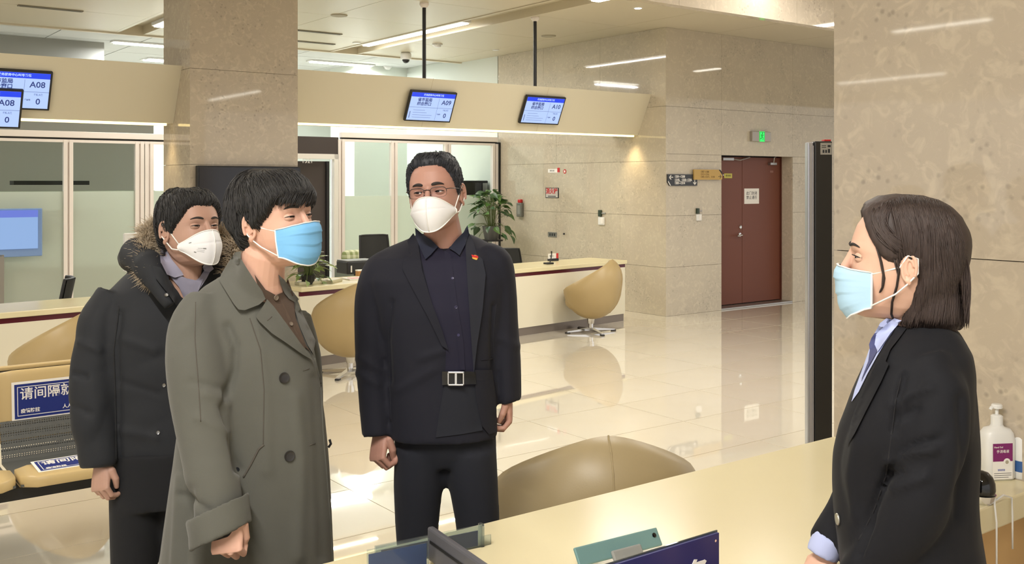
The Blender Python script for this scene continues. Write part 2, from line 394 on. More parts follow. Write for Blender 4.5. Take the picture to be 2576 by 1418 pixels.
# back office: ceiling tiles, walls
oc = STRUCT('ceiling_office', RB(-26, .0, 4.72, 12, CZ+.16, CZ+.2), M_DARK)
for i in range(9):
    for j in range(6):
        x1 = -.02-i*1.2; y0 = 4.74+j*1.2
        OBJ('ceiling_panel', RB(x1-1.2+.008, x1-.008, y0+.008, y0+1.192, CZ+.06, CZ+.1), M_CEILW, oc)
M_OW = mat('office_wall', (214, 220, 212), .8)
STRUCT('wall_office_side', RB(0.0, .12, 3.65, 12, 0, CZ+.2), M_OW)
STRUCT('wall_office_back', RB(-26, .1, 9.4, 9.52, 0, CZ+.2), M_OW)
STRUCT('wall_office_column', RB(-1.05, 0, 6.4, 7.3, 0, CZ+.1), M_OW)
M_GREYP = mat('grey_paint', (150, 150, 144), .8)
STRUCT('wall_office_grey', RB(-14, -4.7, 5.6, 5.7, 0, 2.6), M_GREYP)
STRUCT('trim_3', RB(-13, onb(262, 120, 6.2).x, 6.2, 6.5, 2.5, CZ+.06), M_GREYP, label='grey bulkhead in the office')
# ================================================================ BACK OFFICE PARTITIONS
def partition(name, label, b, ztop, us, label_post=None, zf=1.50):
    t = THING(name, label, 'partition', tuple(RO(onb(us[0], 500, b).x, b, 0)), TH)
    xs = [onb(u, 500, b).x for u in us]
    OBJ('top_rail', RB(xs[0], xs[-1]+.05, b-.03, b+.05, ztop, ztop+.075, .005), M_ALU, t)
    OBJ('painted_shadow_line', RB(xs[0], xs[-1]+.04, b-.01, b+.03, ztop-.022, ztop), M_BLACK, t)  # black strip drawn in as the shadow line below the top rail
    OBJ('head_rail', RB(xs[0], xs[-1], b-.02, b+.04, ztop-.055, ztop-.022), M_ALU, t)
    OBJ('bottom_rail', RB(xs[0], xs[-1], b-.02, b+.04, 0, .1), M_ALU, t)
    for x in xs:
        g = .01
        OBJ('post', MB(ROOM).box(x-.052, x-g, b-.03, b+.04, 0.0, ztop-.03).box(x+g, x+.052, b-.03, b+.04, 0.0, ztop-.03).box(x-g, x+g, b, b+.03, 0, ztop-.03), M_ALU, t)
    for x0, x1 in zip(xs[:-1], xs[1:]):
        OBJ('glass_pane', RB(x0+.05, x1-.05, b+.0, b+.008, .1, ztop-.055), M_GLASS, t, label='clear glass pane')
        OBJ('frosted_film', RB(x0+.05, x1-.05, b-.003, b-.001, .1, zf), M_FROST, t, label='frosted grey-green film on the lower glass')
    return t, xs
pm, xs = partition('glass_partition', 'white-framed glass office partition with frosted lower half right of the open dark door', 3.60, 2.335, [857, 990, 1125, 1244], zf=1.515)
OBJ('end_post', RB(xs[-1]+.052, xs[-1]+.085, 3.56, 3.66, 0, 2.33), M_BLACK, pm, label='black end post')
pl, xl = partition('glass_partition', 'long white-framed glass partition behind the left service counter', 3.60, 2.235, [-190, 171, 350, 374, 560], zf=1.60)
# door with number panel
xd0, xd1 = onb(740, 500, 3.6).x, onb(850, 500, 3.6).x
STRUCT('door_1', RB(xd0-.5, xd1, 3.58, 3.64, 2.10, 2.335), M_DPANEL, label='dark panel above the office door')
TEXT('1321', frame_b((onb(773, 405, 3.58).x, 3.58, onb(773, 405, 3.58).z), .003), .085, M_WPAPER, None).name = 'room_number'
rn = bpy.data.objects['room_number']; tag(rn, 'small white number 1321 on the dark panel over the door', 'number')
dt = STRUCT('door_2', MB(ROOM).box(xd1-.07, xd1, 3.57, 3.66, 0, 2.10).box(xd0-.5, xd1, 3.57, 3.66, 2.03, 2.10), M_WPAPER, label='white door frame')
OBJ('door_leaf', MB(ROOM @ Matrix.Translation((xd1-.13, 3.66, 0)) @ Matrix.Rotation(math.radians(168), 4, 'Z')).box(0, .95, -.02, .02, .02, 2.0), M_DPANEL, dt, label='dark brown door leaf')
OBJ('hinge_edge', RB(xd1-.17, xd1-.13, 3.6, 3.66, 0, 2.0), M_BLACK, dt)
# things in and around the office
def simple(name, mb, m, label, cat, group=None, **k): return OBJ(name, mb, m, label=label, cat=cat, group=group, **k)
p = onb(1200, 523, 3.85); xr = -.04; xl = onb(1166, 523, 3.85).x; mb_ = 3.85; mh = onb(1200, 454, 3.85).z-p.z
t = THING('microwave_oven', 'black microwave oven behind the glass beside the middle man\'s ear', 'microwave', tuple(ROOM @ Vector(((xl+xr)/2, mb_, p.z))), TH)
OBJ('casing', RB(xl, xr, mb_, mb_+.35, p.z, p.z+mh, .01), M_BLACK, t)
OBJ('oven_door', RB(xl+.02, xr-.12, mb_-.02, mb_, p.z+.03, p.z+mh-.03, .004), M_GLOSSB, t)
OBJ('keypad', RB(xr-.11, xr-.02, mb_-.015, mb_, p.z+.04, p.z+mh-.04), M_STEEL, t)
t2 = simple('tall_cupboard', RB(xl-.03, xr+.02, mb_-.03, mb_+.4, 0, p.z, .01), mat('slate_cupboard', (96, 102, 98), .5), 'dark grey cupboard behind the frosted glass under the microwave', 'cupboard')
# left office: display standing in for a blurred screen glow, shelf
p = onb(28, 640, 3.45)
t = THING('stand_in_display', 'stand-in display for a blurred blue screen glow at the left edge', 'display', tuple(ROOM @ Vector((p.x, 3.45, 0))), TH)
OBJ('display_case', RB(p.x-.55, p.x+.33, 3.46, 3.5, p.z-.03, p.z+.52, .01), mat('pale_blue_case', (120, 150, 200), .5), t)
OBJ('display_screen', RB(p.x-.52, p.x+.28, 3.45, 3.46, p.z+.06, p.z+.50), emi('soft_blue_screen', (150, 185, 235), .8), t)
OBJ('display_header', RB(p.x-.52, p.x+.28, 3.445, 3.45, p.z+.42, p.z+.50), emi('soft_blue_header', (110, 130, 225), .8), t)
OBJ('display_stand', RB(p.x-.13, p.x-.07, 3.46, 3.5, 0, p.z), M_STEEL, t)
p = onb(35, 465, 3.95); p2 = onb(225, 465, 3.95)
simple('wall_shelf', RB(p.x, p2.x, 3.95, 4.2, p.z-.0, p.z+.05), M_BLACK, 'thin black shelf behind the left glass partition', 'shelf')
simple('office_screen_divider', RB(p.x-.8, p2.x+.9, 4.3, 4.36, 0, 1.6), mat('pale_green_divider', (170, 182, 160), .7), 'pale green divider behind the left frosted glass', 'divider')
# ================================================================ CANOPIES
def canopy(label, a0_, a1_, zt, zb, skew=0):
    prof = [(.26, zt), (.51, zb), (1.0, zb), (1.0, zt)]
    vs = [(a0_, b+skew, z) for b, z in prof]+[(a1_, b, z) for b, z in prof]
    fs = [(0, 1, 2, 3), (7, 6, 5, 4)]+[(i, i+4, (i+1) % 4+4, (i+1) % 4) for i in range(4)]
    t = OBJ('counter_canopy', MB(ROOM).add(vs, fs), M_CAN, origin=tuple(RO((a0_+a1_)/2, .6, zb)), rot=TH, label=label, cat='canopy')
    OBJ('light_strip', MB(ROOM).add([(a, b+s, z) for a, s in ((a0_, skew), (a1_-.06, 0)) for b, z in ((.515, zb-.022), (.515, zb+.001), (.56, zb+.001), (.56, zb-.022))],
        [(0, 1, 2, 3), (7, 6, 5, 4)]+[(i, i+4, (i+1) % 4+4, (i+1) % 4) for i in range(4)]), M_WARML, t, label='glowing warm light strip')
    return t
ZT, ZB = 2.845, 2.325
can1 = canopy('long cream canopy over the right service counter with two screens and two poles', pa1+.001, -.001, ZT, ZB, .08)
can2 = canopy('cream canopy left of the stone pillar above the left service counter', -10.5, pa0-.001, 2.79, 2.265, 0)
mb = MB(ROOM)
for a in (-2.55, -1.3, -.02-.0):
    pass
for u in (1075, 1365):
    a = onb(u, 280, .385).x
    OBJ('seam', MB(ROOM).add([(a-.0015, .257, ZT), (a+.0015, .257, ZT), (a+.0015, .507, ZB), (a-.0015, .507, ZB)], [(0, 1, 2, 3)]), mat('seam_brown', (176, 158, 120), .6) if 'seam_brown' not in MATS else MATS['seam_brown'], can1)
sl = math.atan2(.25, .52)
def queue_screen(u, v, num, label, zt, zb, b_extra=0, W=.60, H=.36):
    zc = onb(u, v, .385).z; b = .26+(zt-zc)/(zt-zb)*.25+b_extra
    a = onb(u, v, b).x
    M = ROOM @ Matrix.Translation((a, b, zc)) @ Matrix.Rotation(PI/2+sl, 4, 'X')
    t = THING('queue_screen', label, 'screen', tuple(M @ Vector((0, -H/2, 0))), TH, group=None)
    OBJ('bezel', MB(M).box(-W/2, W/2, -H/2, H/2, .0, .035, bev=.006), M_BLACK, t)
    w2, h2 = W/2-.018, H/2-.018; z = .0362
    sc = OBJ('display', MB(M).box(-w2, w2, -h2, h2, .03, z), M_SCR, t)
    OBJ('header_bar', MB(M).box(-w2, w2, h2-.05, h2, z, z+.0006), M_SCRB, sc)
    OBJ('rule', MB(M).box(-w2, w2, -.012, -.008, z, z+.0006).box(.08, .083, -h2, h2-.06, z, z+.0006), M_SCRL, sc)
    def T(s, x, y, size, m=M_SCRT, sx=1, nm='lettering', bold=.001): TEXT(s, M @ Matrix.Translation((x, y, z+.0006)), size, m, sc, nm, sx=sx, bold=bold)
    T('政务服务中心叫号系统', -.0, h2-.025, .026, M_SCR)
    T('省市监局', -.1, .078, .046); T('综合窗口', -.1, .03, .046)
    T(num, .185, .055, .075); T('0', .2, -.10, .075)
    T('等待人数', .2, -.035, .018, M_SCRL); T('当前号', .115, -.085, .016, M_SCRL)
    OBJ('text_lines', MB(M).box(-.22, -.07, -.045, -.041, z, z+.0006).box(-.22, -.04, -.075, -.071, z, z+.0006).box(-.22, .03, -.103, -.099, z, z+.0006).box(-.22, .02, -.13, -.126, z, z+.0006).box(-.262, -.25, -.14, -.06, z, z+.0006), M_SCRL, sc)
    return t
queue_screen(1081, 265, 'A09', 'lit queue screen reading A09 on the cream canopy', ZT, ZB, .03)
queue_screen(1362, 275, 'A10', 'lit queue screen reading A10 near the canopy\'s right end', ZT, ZB, .01)
queue_screen(32, 222, 'A08', 'lit queue screen ending in 08 on the left canopy', 2.79, 2.265, 0, W=.60, H=.36)
queue_screen(-48, 268, 'A08', 'blue-topped queue screen cut off by the left picture edge', 2.79, 2.265, -.10, W=.62, H=.36)
for u, vt, lab in ((1067, 22, 'black ceiling pole above the A09 screen'), (1346, 52, 'black ceiling pole above the A10 screen')):
    r = onzr(u, vt, CZ); M = ROOM @ Matrix.Translation((onb(u, 200, .33).x, .40, 0))
    x = onb(u, 200, .40).x; M = ROOM @ Matrix.Translation((x, .40, 0))
    t = THING('hanging_pole', lab, 'pole', tuple(M @ Vector((0, 0, ZT))), TH)
    OBJ('pole', MB(M).lathe([(.021, ZT), (.021, CZ-.02)], 14), M_BLACK, t)
    OBJ('ceiling_rose', MB(M).lathe([(.03, CZ-.05), (.05, CZ-.02), (.05, CZ-.001)], 20), M_ALU, t)
# spots at the canopy ends, with area fills and inner spots added for brightness
for a in (-9.4, -7.6, -4.3, -2.9, -1.5): area(a, .75, ZB-.09, 1.1, .05, 4, (1, .88, .66))
spot(-.13, .56, 2.30, 22, 84, aim=(.12, .0, -1)); spot(-6.21, .55, 2.24, 14, 76, aim=(.14, -.0, -1)); spot(-3.0, .8, 2.3, 10, 110); spot(-4.4, .8, 2.3, 8, 110)
spot(-8.0, .8, 2.2, 8, 110)
# ================================================================ CEILING FITTINGS
def strip_light(a, b_0, b_1, label, group='linear ceiling lights', w_=.11, z=CZ+.055, in_trench=True):
    t = THING('strip_light', label, 'ceiling light', tuple(RO(a, (b_0+b_1)/2, z)), TH, group)
    if not in_trench: z = CZ-.032
    OBJ('lamp_housing', RB(a-w_/2-.02, a+w_/2+.02, b_0-.03, b_1+.03, z-.015, z+.03, .004), M_WPLAS, t)
    OBJ('diffuser', RB(a-w_/2, a+w_/2, b_0, b_1, z-.03, z-.014, .006), M_TUBE, t)
    return t
strip_light(-2.1, 1.45, 4.05, 'bright linear light in the ceiling slot behind the left pole', None)
strip_light(3.9, -3.95, -3.28, 'linear ceiling light beyond the right edge of the picture', in_trench=False)
strip_light(3.72, -2.95, -2.4, 'linear ceiling light beyond the right edge of the picture', in_trench=False)
for a, b_0, b_1 in ((-14.35, -1.70, -2.35), (-14.35, -2.4, -2.95), (-19.45, .55, 1.55), (-19.5, 1.6, 2.75), (-.85, -13.8, -10.9)):
    strip_light(a, min(b_0, b_1), max(b_0, b_1), 'linear ceiling light outside the picture, seen as a reflection', in_trench=False)
p = onzr(835, 181, CZ+.06); p2 = onzr(985, 185, CZ+.06)
for k, (a, b) in enumerate(OFFICE_LIGHTS):
    t = THING('strip_light', 'bright linear light in the office ceiling above the canopy' if k == 0 else 'linear light in the office ceiling behind the canopies', 'ceiling light', tuple(RO(a, b, CZ+.03)), TH, None if k == 0 else 'office ceiling lights')
    OBJ('lamp_housing', RB(a-.6, a+.6, b-.1, b+.1, CZ+.035, CZ+.058), M_WPLAS, t); OBJ('diffuser', RB(a-.56, a+.56, b-.06, b+.06, CZ+.02, CZ+.035), M_TUBE, t)
for a, b, _ in HALL_FILL_LIGHTS: strip_light(a, b-1.2, b+1.2, 'added linear ceiling light out of view, brightening the hall', in_trench=False)
p = onzr(395, 152, CZ+.05)
t = THING('strip_light', 'small bright light in the office ceiling beside the pillar', 'ceiling light', tuple(RO(p.x, p.y, CZ+.03)), TH)
OBJ('lamp_housing', RB(p.x-.25, p.x+.45, p.y-.08, p.y+.12, CZ+.045, CZ+.06), M_WPLAS, t); OBJ('diffuser', RB(p.x-.2, p.x+.4, p.y-.05, p.y+.09, CZ+.035, CZ+.047), M_TUBE, t)
def ceil_disc(u, v, r, label, name, cat, h=.012, m=M_WPLAS, z=CZ, group=None):
    p = onzr(u, v, z); M = ROOM @ Matrix.Translation((p.x, p.y, z))
    return OBJ(name, MB(M).lathe([(r*.6, -h), (r*.92, -h), (r, -h*.4), (r, 0)], 24), m, label=label, cat=cat, group=group, smooth=False)
M_GRILL = mat('speaker_grille', (170, 162, 142), .6)
ceil_disc(853, 38, .10, 'round ceiling speaker left of the left pole', 'ceiling_speaker', 'speaker', m=M_GRILL)
ceil_disc(1380, 90, .10, 'round ceiling speaker right of the right pole', 'ceiling_speaker', 'speaker', m=M_GRILL)
def smoke(u, v, label, z=CZ, s=1):
    p = onzr(u, v, z); M = ROOM @ Matrix.Translation((p.x, p.y, z))
    t = THING('smoke_detector', label, 'smoke detector', tuple(M.translation), TH)
    OBJ('detector_base', MB(M).lathe([(.075*s, -.02), (.075*s, 0)], 20), M_WPLAS, t); OBJ('detector_head', MB(M).lathe([(.03*s, -.055), (.05*s, -.045), (.06*s, -.02)], 20), M_WPLAS, t)
smoke(1100, 110, 'white smoke detector right of the left pole'); smoke(975, 167, 'white smoke detector over the office ceiling tiles', CZ+.06)
ceil_disc(897, 107, .06, 'small flat white disc on the ceiling left of the light slot', 'ceiling_disc', 'ceiling fitting')
ceil_disc(1247, 125, .05, 'tiny white disc on the ceiling left of the right pole', 'ceiling_disc', 'ceiling fitting')
p = onzr(1021, 132, CZ); M = ROOM @ Matrix.Translation((p.x, p.y, CZ))
t = THING('dome_camera', 'white dome security camera with dark lens on the ceiling', 'camera', tuple(M.translation), TH)
OBJ('camera_housing', MB(M).lathe([(.07, -.11), (.082, -.10), (.082, -.02), (.06, 0)], 24), M_WPLAS, t)
OBJ('dome', MB(M).lathe([(.005, -.165), (.03, -.158), (.05, -.138), (.06, -.11)], 24), M_GLOSSB, t, smooth=True)
for u, v, lab in ((1605, 20, 'leftmost of the three lit ceiling downlights'), (1700, 9, 'middle one of the three lit ceiling downlights'), (1858, 21, 'rightmost of the three lit ceiling downlights')):
    p = onzr(u, v, CZ); M = ROOM @ Matrix.Translation((p.x, p.y, CZ))
    t = THING('downlight', lab, 'downlight', tuple(M.translation), TH, 'ceiling downlights')
    OBJ('ring', MB(M).lathe([(.04, -.006), (.052, -.006), (.055, 0)], 20), M_WPLAS, t); OBJ('bulb', MB(M).lathe([(.038, -.008), (.038, -.002)], 20), M_TUBE, t)
# slot grilles
for (u0, v0), (u1, v1), lab in (((752, 78), (866, 84), 'dark slot vent in the ceiling right of the pillar, the upper bar'), ((752, 104), (845, 110), 'dark slot vent in the ceiling right of the pillar, the lower bar'), ((92, 18), (210, 27), 'dark slot vent in the ceiling at the upper left')):
    p = onzr(u0, v0, CZ); q = onzr(u1, v1, CZ); bm_ = (p.y+q.y)/2
    t = OBJ('slot_vent', RB(p.x-.2, q.x, bm_-.035, bm_+.035, CZ-.012, CZ-.001), mat('vent_grey', (120, 114, 100), .6) if 'vent_grey' not in MATS else MATS['vent_grey'], label=lab, cat='vent')
    OBJ('slot', RB(p.x-.18, q.x-.02, bm_-.01, bm_+.01, CZ-.013, CZ-.011), M_DARK, t)
# ================================================================ WALL FITTINGS
def plate_a(u0, v0, u1, v1, th=.008, a=0):   # a plate on the wall left of the corner from two opposite pixel corners
    p = ona(u0, v0, a); q = ona(u1, v1, a); c = (p+q)/2
    return frame_a(c, 0), abs(p.y-q.y), abs(p.z-q.z)
def plate_b(u0, v0, u1, v1, b=0):
    p = onb(u0, v0, b); q = onb(u1, v1, b); c = (p+q)/2
    return frame_b(c, 0), abs(p.x-q.x), abs(p.z-q.z)
def rect(M, w, h, z0, z1, bev=0): return MB(M).box(-w/2, w/2, -h/2, h/2, z0, z1, bev=bev)
M_, w_, h_ = plate_a(1373, 472, 1406, 498)
t = THING('fire_hydrant_sign', 'small white sign with red characters for fire hydrant on the marble wall', 'sign', tuple(M_.translation))
OBJ('sign_border', rect(M_, w_, h_, 0, .008, .003), M_INK, t); OBJ('sign_face', rect(M_, w_*.9, h_*.88, .008, .0095), mat('sign_grey', (196, 192, 186), .5), t)
TEXT('消火栓', M_ @ Matrix.Translation((0, .02, .0096)), w_*.30, M_RED, t, bold=.003)
OBJ('small_print', rect(M_ @ Matrix.Translation((0, -h_*.33, 0)), w_*.6, .012, .0095, .0099), M_INK, t)
M_, w_, h_ = plate_a(1379, 425, 1408, 434)
t = THING('label_strip', 'thin white label strip with a red end on the marble wall', 'label', tuple(M_.translation))
OBJ('strip', rect(M_, w_, h_, 0, .004), M_WPAPER, t); OBJ('red_end', rect(M_ @ Matrix.Translation((w_*.42, .01, 0)), w_*.2, h_*1.2, .004, .006), M_RED, t); TEXT('消防设施', M_ @ Matrix.Translation((-w_*.15, 0, .004)), h_*.5, M_INK, t)
p = ona(1421, 431, 0); M_ = frame_a(p)
t = OBJ('round_sticker', MB(M_).lathe([(.032, 0), (.032, .004)], 20), M_RED, label='round red sticker beside the white label strip', cat='sticker')
OBJ('sticker_mark', rect(M_, .03, .03, .004, .005), M_WPAPER, t)
M_, w_, h_ = plate_a(1305, 501, 1318, 545)
t = THING('emergency_torch', 'red-topped grey emergency torch on the marble wall', 'torch', tuple(M_.translation))
OBJ('torch_body', rect(M_ @ Matrix.Translation((0, -h_*.1, 0)), w_, h_*.8, 0, .05, .01), mat('torch_grey', (112, 112, 104), .5), t); OBJ('torch_head', rect(M_ @ Matrix.Translation((0, h_*.4, 0)), w_*.6, h_*.2, 0, .045, .01), M_RED, t)
OBJ('bracket', rect(M_ @ Matrix.Translation((0, -h_*.1, 0)), w_*.5, h_*.5, .05, .052), mat('bracket_grey', (140, 140, 132), .5), t)
M_, w_, h_ = plate_a(1379, 583, 1401, 597)
t = THING('socket_plate', 'grey metal socket plate low on the marble wall', 'socket', tuple(M_.translation))
OBJ('plate', rect(M_, w_, h_, 0, .006, .002), M_STEEL, t)
for k in (-1, 0, 1): OBJ('socket_hole', rect(M_ @ Matrix.Translation((k*w_*.25, 0, 0)), w_*.12, h_*.5, .006, .007), M_INK, t)
M_, w_, h_ = plate_a(1418, 584, 1422, 592)
OBJ('wall_peg', MB(M_).lathe([(.012, 0), (.012, .02)], 10), M_INK, label='tiny dark peg right of the grey socket plate', cat='peg')
def access(M, s, label, arrow_red=False):
    t = THING('access_switch', label, 'switch', tuple(M.translation))
    OBJ('switch_base', rect(M @ Matrix.Translation((-.008*s, -.055*s, 0)), .095*s, .085*s, 0, .025, .006), M_WPLAS, t)
    OBJ('rocker', rect(M @ Matrix.Translation((.01*s, -.055*s, 0)), .04*s, .06*s, .025, .03, .003), M_WPAPER, t)
    OBJ('reader', rect(M @ Matrix.Translation((-.03*s, .03*s, 0)), .045*s, .07*s, 0, .03, .005), mat('reader_green', (48, 62, 48), .4) if 'reader_green' not in MATS else MATS['reader_green'], t)
    OBJ('bracket_arm', rect(M @ Matrix.Translation((.025*s, .03*s, 0)), .06*s, .014*s, 0, .02, .003), M_STEEL, t)
access(frame_a(ona(1516, 543, 0)), 1.25, 'white wall switch under a small green reader on the marble wall')
access(frame_b(onb(1757, 536, 0)), 1.0, 'white wall switch under a green reader left of the brown door')
# direction signs left of the door
M_, w_, h_ = plate_b(1677, 438, 1751, 467)
x, y, c = w_/2, h_/2, h_*.32
def cut_plate(M, x, y, c, z0, z1, corners):
    pts = [(-x, -y+c), (-x+c*.8, -y), (x, -y), (x, y-c*1.2), (x-c, y), (-x, y)] if corners else [(-x, -y), (x-c*.4, -y), (x, -y+c*.4), (x, y-c), (x-c, y), (-x, y)]
    return MB(M @ Matrix.Rotation(-PI/2, 4, 'X')).prism([(p[0], -p[1]) for p in pts], 0, 0) if False else MB(M).add([(p[0], p[1], z) for z in (z0, z1) for p in pts], [tuple(range(5, -1, -1)), tuple(range(6, 12))]+[(i, (i+1) % 6, (i+1) % 6+6, i+6) for i in range(6)])
t = THING('direction_sign', 'black arrow-shaped room direction sign left of the brown door', 'sign', tuple(M_.translation))
OBJ('plate', cut_plate(M_, x, y, c, .0, .022, 1), mat('sign_black', (46, 48, 52), .35), t)
OBJ('chamfer_strip', MB(M_).add([(-x+.004, -y+c, .0225), (-x+c*.8, -y+.004, .0225), (-x+c*.8+.018, -y+.004, .0225), (-x+.004, -y+c+.02, .0225)], [(0, 1, 2, 3)]), M_WPAPER, t)
TEXT('←', M_ @ Matrix.Translation((-x*.78, y*.45, .0225)), .09, M_WPAPER, t, 'arrow', bold=.002); TEXT('↓', M_ @ Matrix.Translation((x*.82, -y*.45, .0225)), .09, M_WPAPER, t, 'arrow', bold=.002)
for k, s in enumerate(('1201–1208', '1318、1320–1336', '1301–1314')):
    TEXT(s, M_ @ Matrix.Translation((-x*.55, y*(.6-.58*k), .0225)), .042, M_WPAPER, t, align='LEFT', bold=.0012)
OBJ('rule', rect(M_ @ Matrix.Translation((0, -y*.28, 0)), w_*.55, .004, .022, .0232), M_WPAPER, t)
M2, w2, h2 = plate_b(1740, 426, 1811, 452)
x, y, c = w2/2, h2/2, h2*.3
t = THING('direction_sign', 'gold arrow-shaped room direction sign beside the brown door frame', 'sign', tuple(M2.translation))
OBJ('plate', cut_plate(M2, x, y, c, .024, .042, 0), mat('sign_gold', (186, 152, 84), .35, metal=.3), t)
TEXT('→', M2 @ Matrix.Translation((x*.82, -y*.4, .0425)), .08, M_INK, t, 'arrow')
OBJ('chamfer_strip', MB(M2).add([(x, y-c, .0425), (x-c, y, .0425), (x-c-.03, y, .0425), (x, y-c-.03, .0425)], [(0, 1, 2, 3)]), M_INK, t)
for k, s in enumerate(('1307–1308', '1313–1316', '1305–1317、1318')):
    TEXT(s, M2 @ Matrix.Translation((-x*.55, y*(.55-.5*k), .0425)), .036, mat('gold_text', (100, 74, 34), .5) if 'gold_text' not in MATS else MATS['gold_text'], t, align='LEFT')
# brown door (pair of unequal leaves)
split = onb(1867, 600, db).x
door = OBJ('door_3', RB(dl-.02, dr+.02, db+.05, db+.12, 0, dz), M_INK, origin=tuple(RO(dl, db, 0)), rot=TH, kind='structure')
OBJ('door_leaf', RB(dl, split-.003, db, db+.05, .03, dz-.012, .003), M_DOOR, door, label='left reddish brown door leaf')
OBJ('door_leaf', RB(split+.003, dr-.02, db, db+.05, .03, dz-.012, .003), M_DOOR, door, label='right reddish brown door leaf')
OBJ('door_frame', RB(dr-.02, dr, db-.02, db+.05, .02, dz), mat('dark_door_frame', (84, 40, 26), .5), door)
pH = onb(1860, 590, db); M = frame_b((pH.x, db, pH.z))
h = THING('door_handle', None, None, tuple(M.translation)); h.parent = None
hp = OBJ('door_handle', MB(M).lathe([(.028, 0), (.028, .012), (.02, .014)], 20).tube([(0, 0, .01), (0, 0, .06), (-.02, -.003, .066), (-.12, -.012, .066)], .010, 10), M_CHROME, door, smooth=False)
bpy.data.objects.remove(h)
pH = onb(1862, 571, db); OBJ('door_lock', MB(frame_b((pH.x, db, pH.z))).lathe([(.026, 0), (.026, .012), (.012, .018)], 20), M_CHROME, door)
pC = onb(1825, 400, db); M = frame_b((pC.x, db, pC.z))
OBJ('door_closer', MB(M).box(-.10, .12, -.02, .02, 0, .05, bev=.004).tube([(.12, 0, .04), (.22, -.012, .07), (.48, .03, .02)], .009, 8), M_STEEL, door)
pC = onb(1940, 412, db); M = frame_b((pC.x, db, pC.z))
OBJ('door_closer', MB(M).box(-.07, .07, -.018, .018, 0, .05, bev=.004).tube([(0, 0, .04), (-.02, .08, .07), (.09, .11, .02)], .009, 8), M_STEEL, door)
OBJ('sticker', rect(frame_b((pC.x+.01, db, pC.z-.11)), .07, .03, 0, .001), mat('faded_sticker', (140, 100, 90), .5), door)
M_, w_, h_ = plate_b(1872, 474, 1909, 512, db)
t = THING('paper_notice', 'white paper notice taped to the brown door', 'notice', tuple(M_.translation))
OBJ('sheet', rect(M_, w_, h_, .001, .003), M_WPAPER, t)
TEXT('此门封闭', M_ @ Matrix.Translation((0, h_*.18, .0032)), w_*.17, M_INK, t, space=1.2, bold=.0003); TEXT('禁止通行', M_ @ Matrix.Translation((0, -h_*.1, .0032)), w_*.17, M_INK, t, space=1.2, bold=.0003)
M_, w_, h_ = plate_b(1821, 436, 1841, 448, db)
t = THING('door_tag', 'yellow-green tag hanging near the top left of the brown door', 'tag', tuple(M_.translation))
OBJ('tag_plate', rect(M_, w_, h_, .001, .006, .002), mat('tag_yellow', (196, 186, 84), .5), t); TEXT('消防通道', M_ @ Matrix.Translation((0, 0, .0062)), w_*.18, M_INK, t)
OBJ('tag_hook', MB(M_).lathe([(.008, 0), (.008, .012)], 10, Matrix.Translation((-w_*.65, .01, 0))), M_CHROME, t)
# exit sign
M_, w_, h_ = plate_b(1886, 330, 1933, 357)
t = THING('exit_sign', 'grey exit sign with glowing green figure above the brown door', 'exit sign', tuple(M_.translation))
OBJ('sign_case', rect(M_, w_, h_, 0, .05, .006), mat('case_silver', (168, 162, 152), .35, metal=.4), t)
G = M_ @ Matrix.Translation((0, 0, .051))
gp = OBJ('green_panel', MB(G).box(-.055, .055, -.07, .07, 0, .002), M_EXIT, t)
fig = MB(G); 
fig.ball((.005, .045, .003), (.011, .011, .001), 10).tube([(.0, .03, .003), (-.006, .0, .003)], .009, 6, .3).tube([(-.006, 0, .003), (.02, -.02, .003), (.012, -.048, .003)], .006, 6, .3).tube([(-.006, 0, .003), (-.016, -.025, .003), (-.038, -.034, .003)], .006, 6, .3).tube([(0, .026, .003), (.024, .014, .003), (.034, .026, .003)], .004, 6, .3).tube([(0, .026, .003), (-.024, .022, .003), (-.03, .002, .003)], .004, 6, .3)
OBJ('running_figure', fig, M_EXITD, gp)
OBJ('doorway_outline', MB(G).box(-.052, -.045, -.065, .065, .002, .003).box(.045, .052, -.065, .065, .002, .003).box(-.045, .045, .058, .065, .002, .003), M_EXITD, gp)
# ================================================================ SERVICE COUNTERS
def counter(label, a_l, b_l, a_r, b_r, dep=.60, H=.747):
    ang = math.atan2(b_r-b_l, a_r-a_l); L = math.hypot(b_r-b_l, a_r-a_l)
    M = ROOM @ Matrix.Translation((a_l, b_l, 0)) @ Matrix.Rotation(ang, 4, 'Z')
    t = THING('service_counter', label, 'counter', tuple(M.translation), TH+ang)
    OBJ('worktop', MB(M).box(0, L+.02, -.02, dep, H-.045, H, bev=.006), M_TOP, t)
    OBJ('maroon_band', MB(M).box(0, L, .0, .02, H-.085, H-.045), M_MAROON, t, label='maroon band')
    OBJ('front_panel', MB(M).box(0, L, .0, .03, .09, H-.085), M_WHITE, t, label='white front panel')
    OBJ('end_panel', MB(M).box(L-.03, L+.012, .03, dep-.02, .0, H-.045), M_WHITE, t); OBJ('end_panel', MB(M).box(0, .03, .03, dep-.02, .0, H-.045), M_WHITE, t)
    OBJ('plinth', MB(M).box(0, L-.01, .015, .06, 0, .09), M_PLINTH, t, label='grey metal plinth')
    return t, M, L
A_ = onzr(760, 722, .747); B_ = Vector((-.68, .03, 0))
c1, M1, L1 = counter('right-hand service counter with cream top, maroon band and white front', A_.x-.02, A_.y, B_.x, B_.y)
A_ = onzr(0, 786, .747); B_ = onzr(205, 769, .747); d_ = (B_-A_).normalized(); A2 = A_-d_*2.2; B2 = B_+d_*.55
c2, M2_, L2 = counter('left-hand service counter with cream top behind the waiting bench', A2.x, A2.y, B2.x, B2.y)
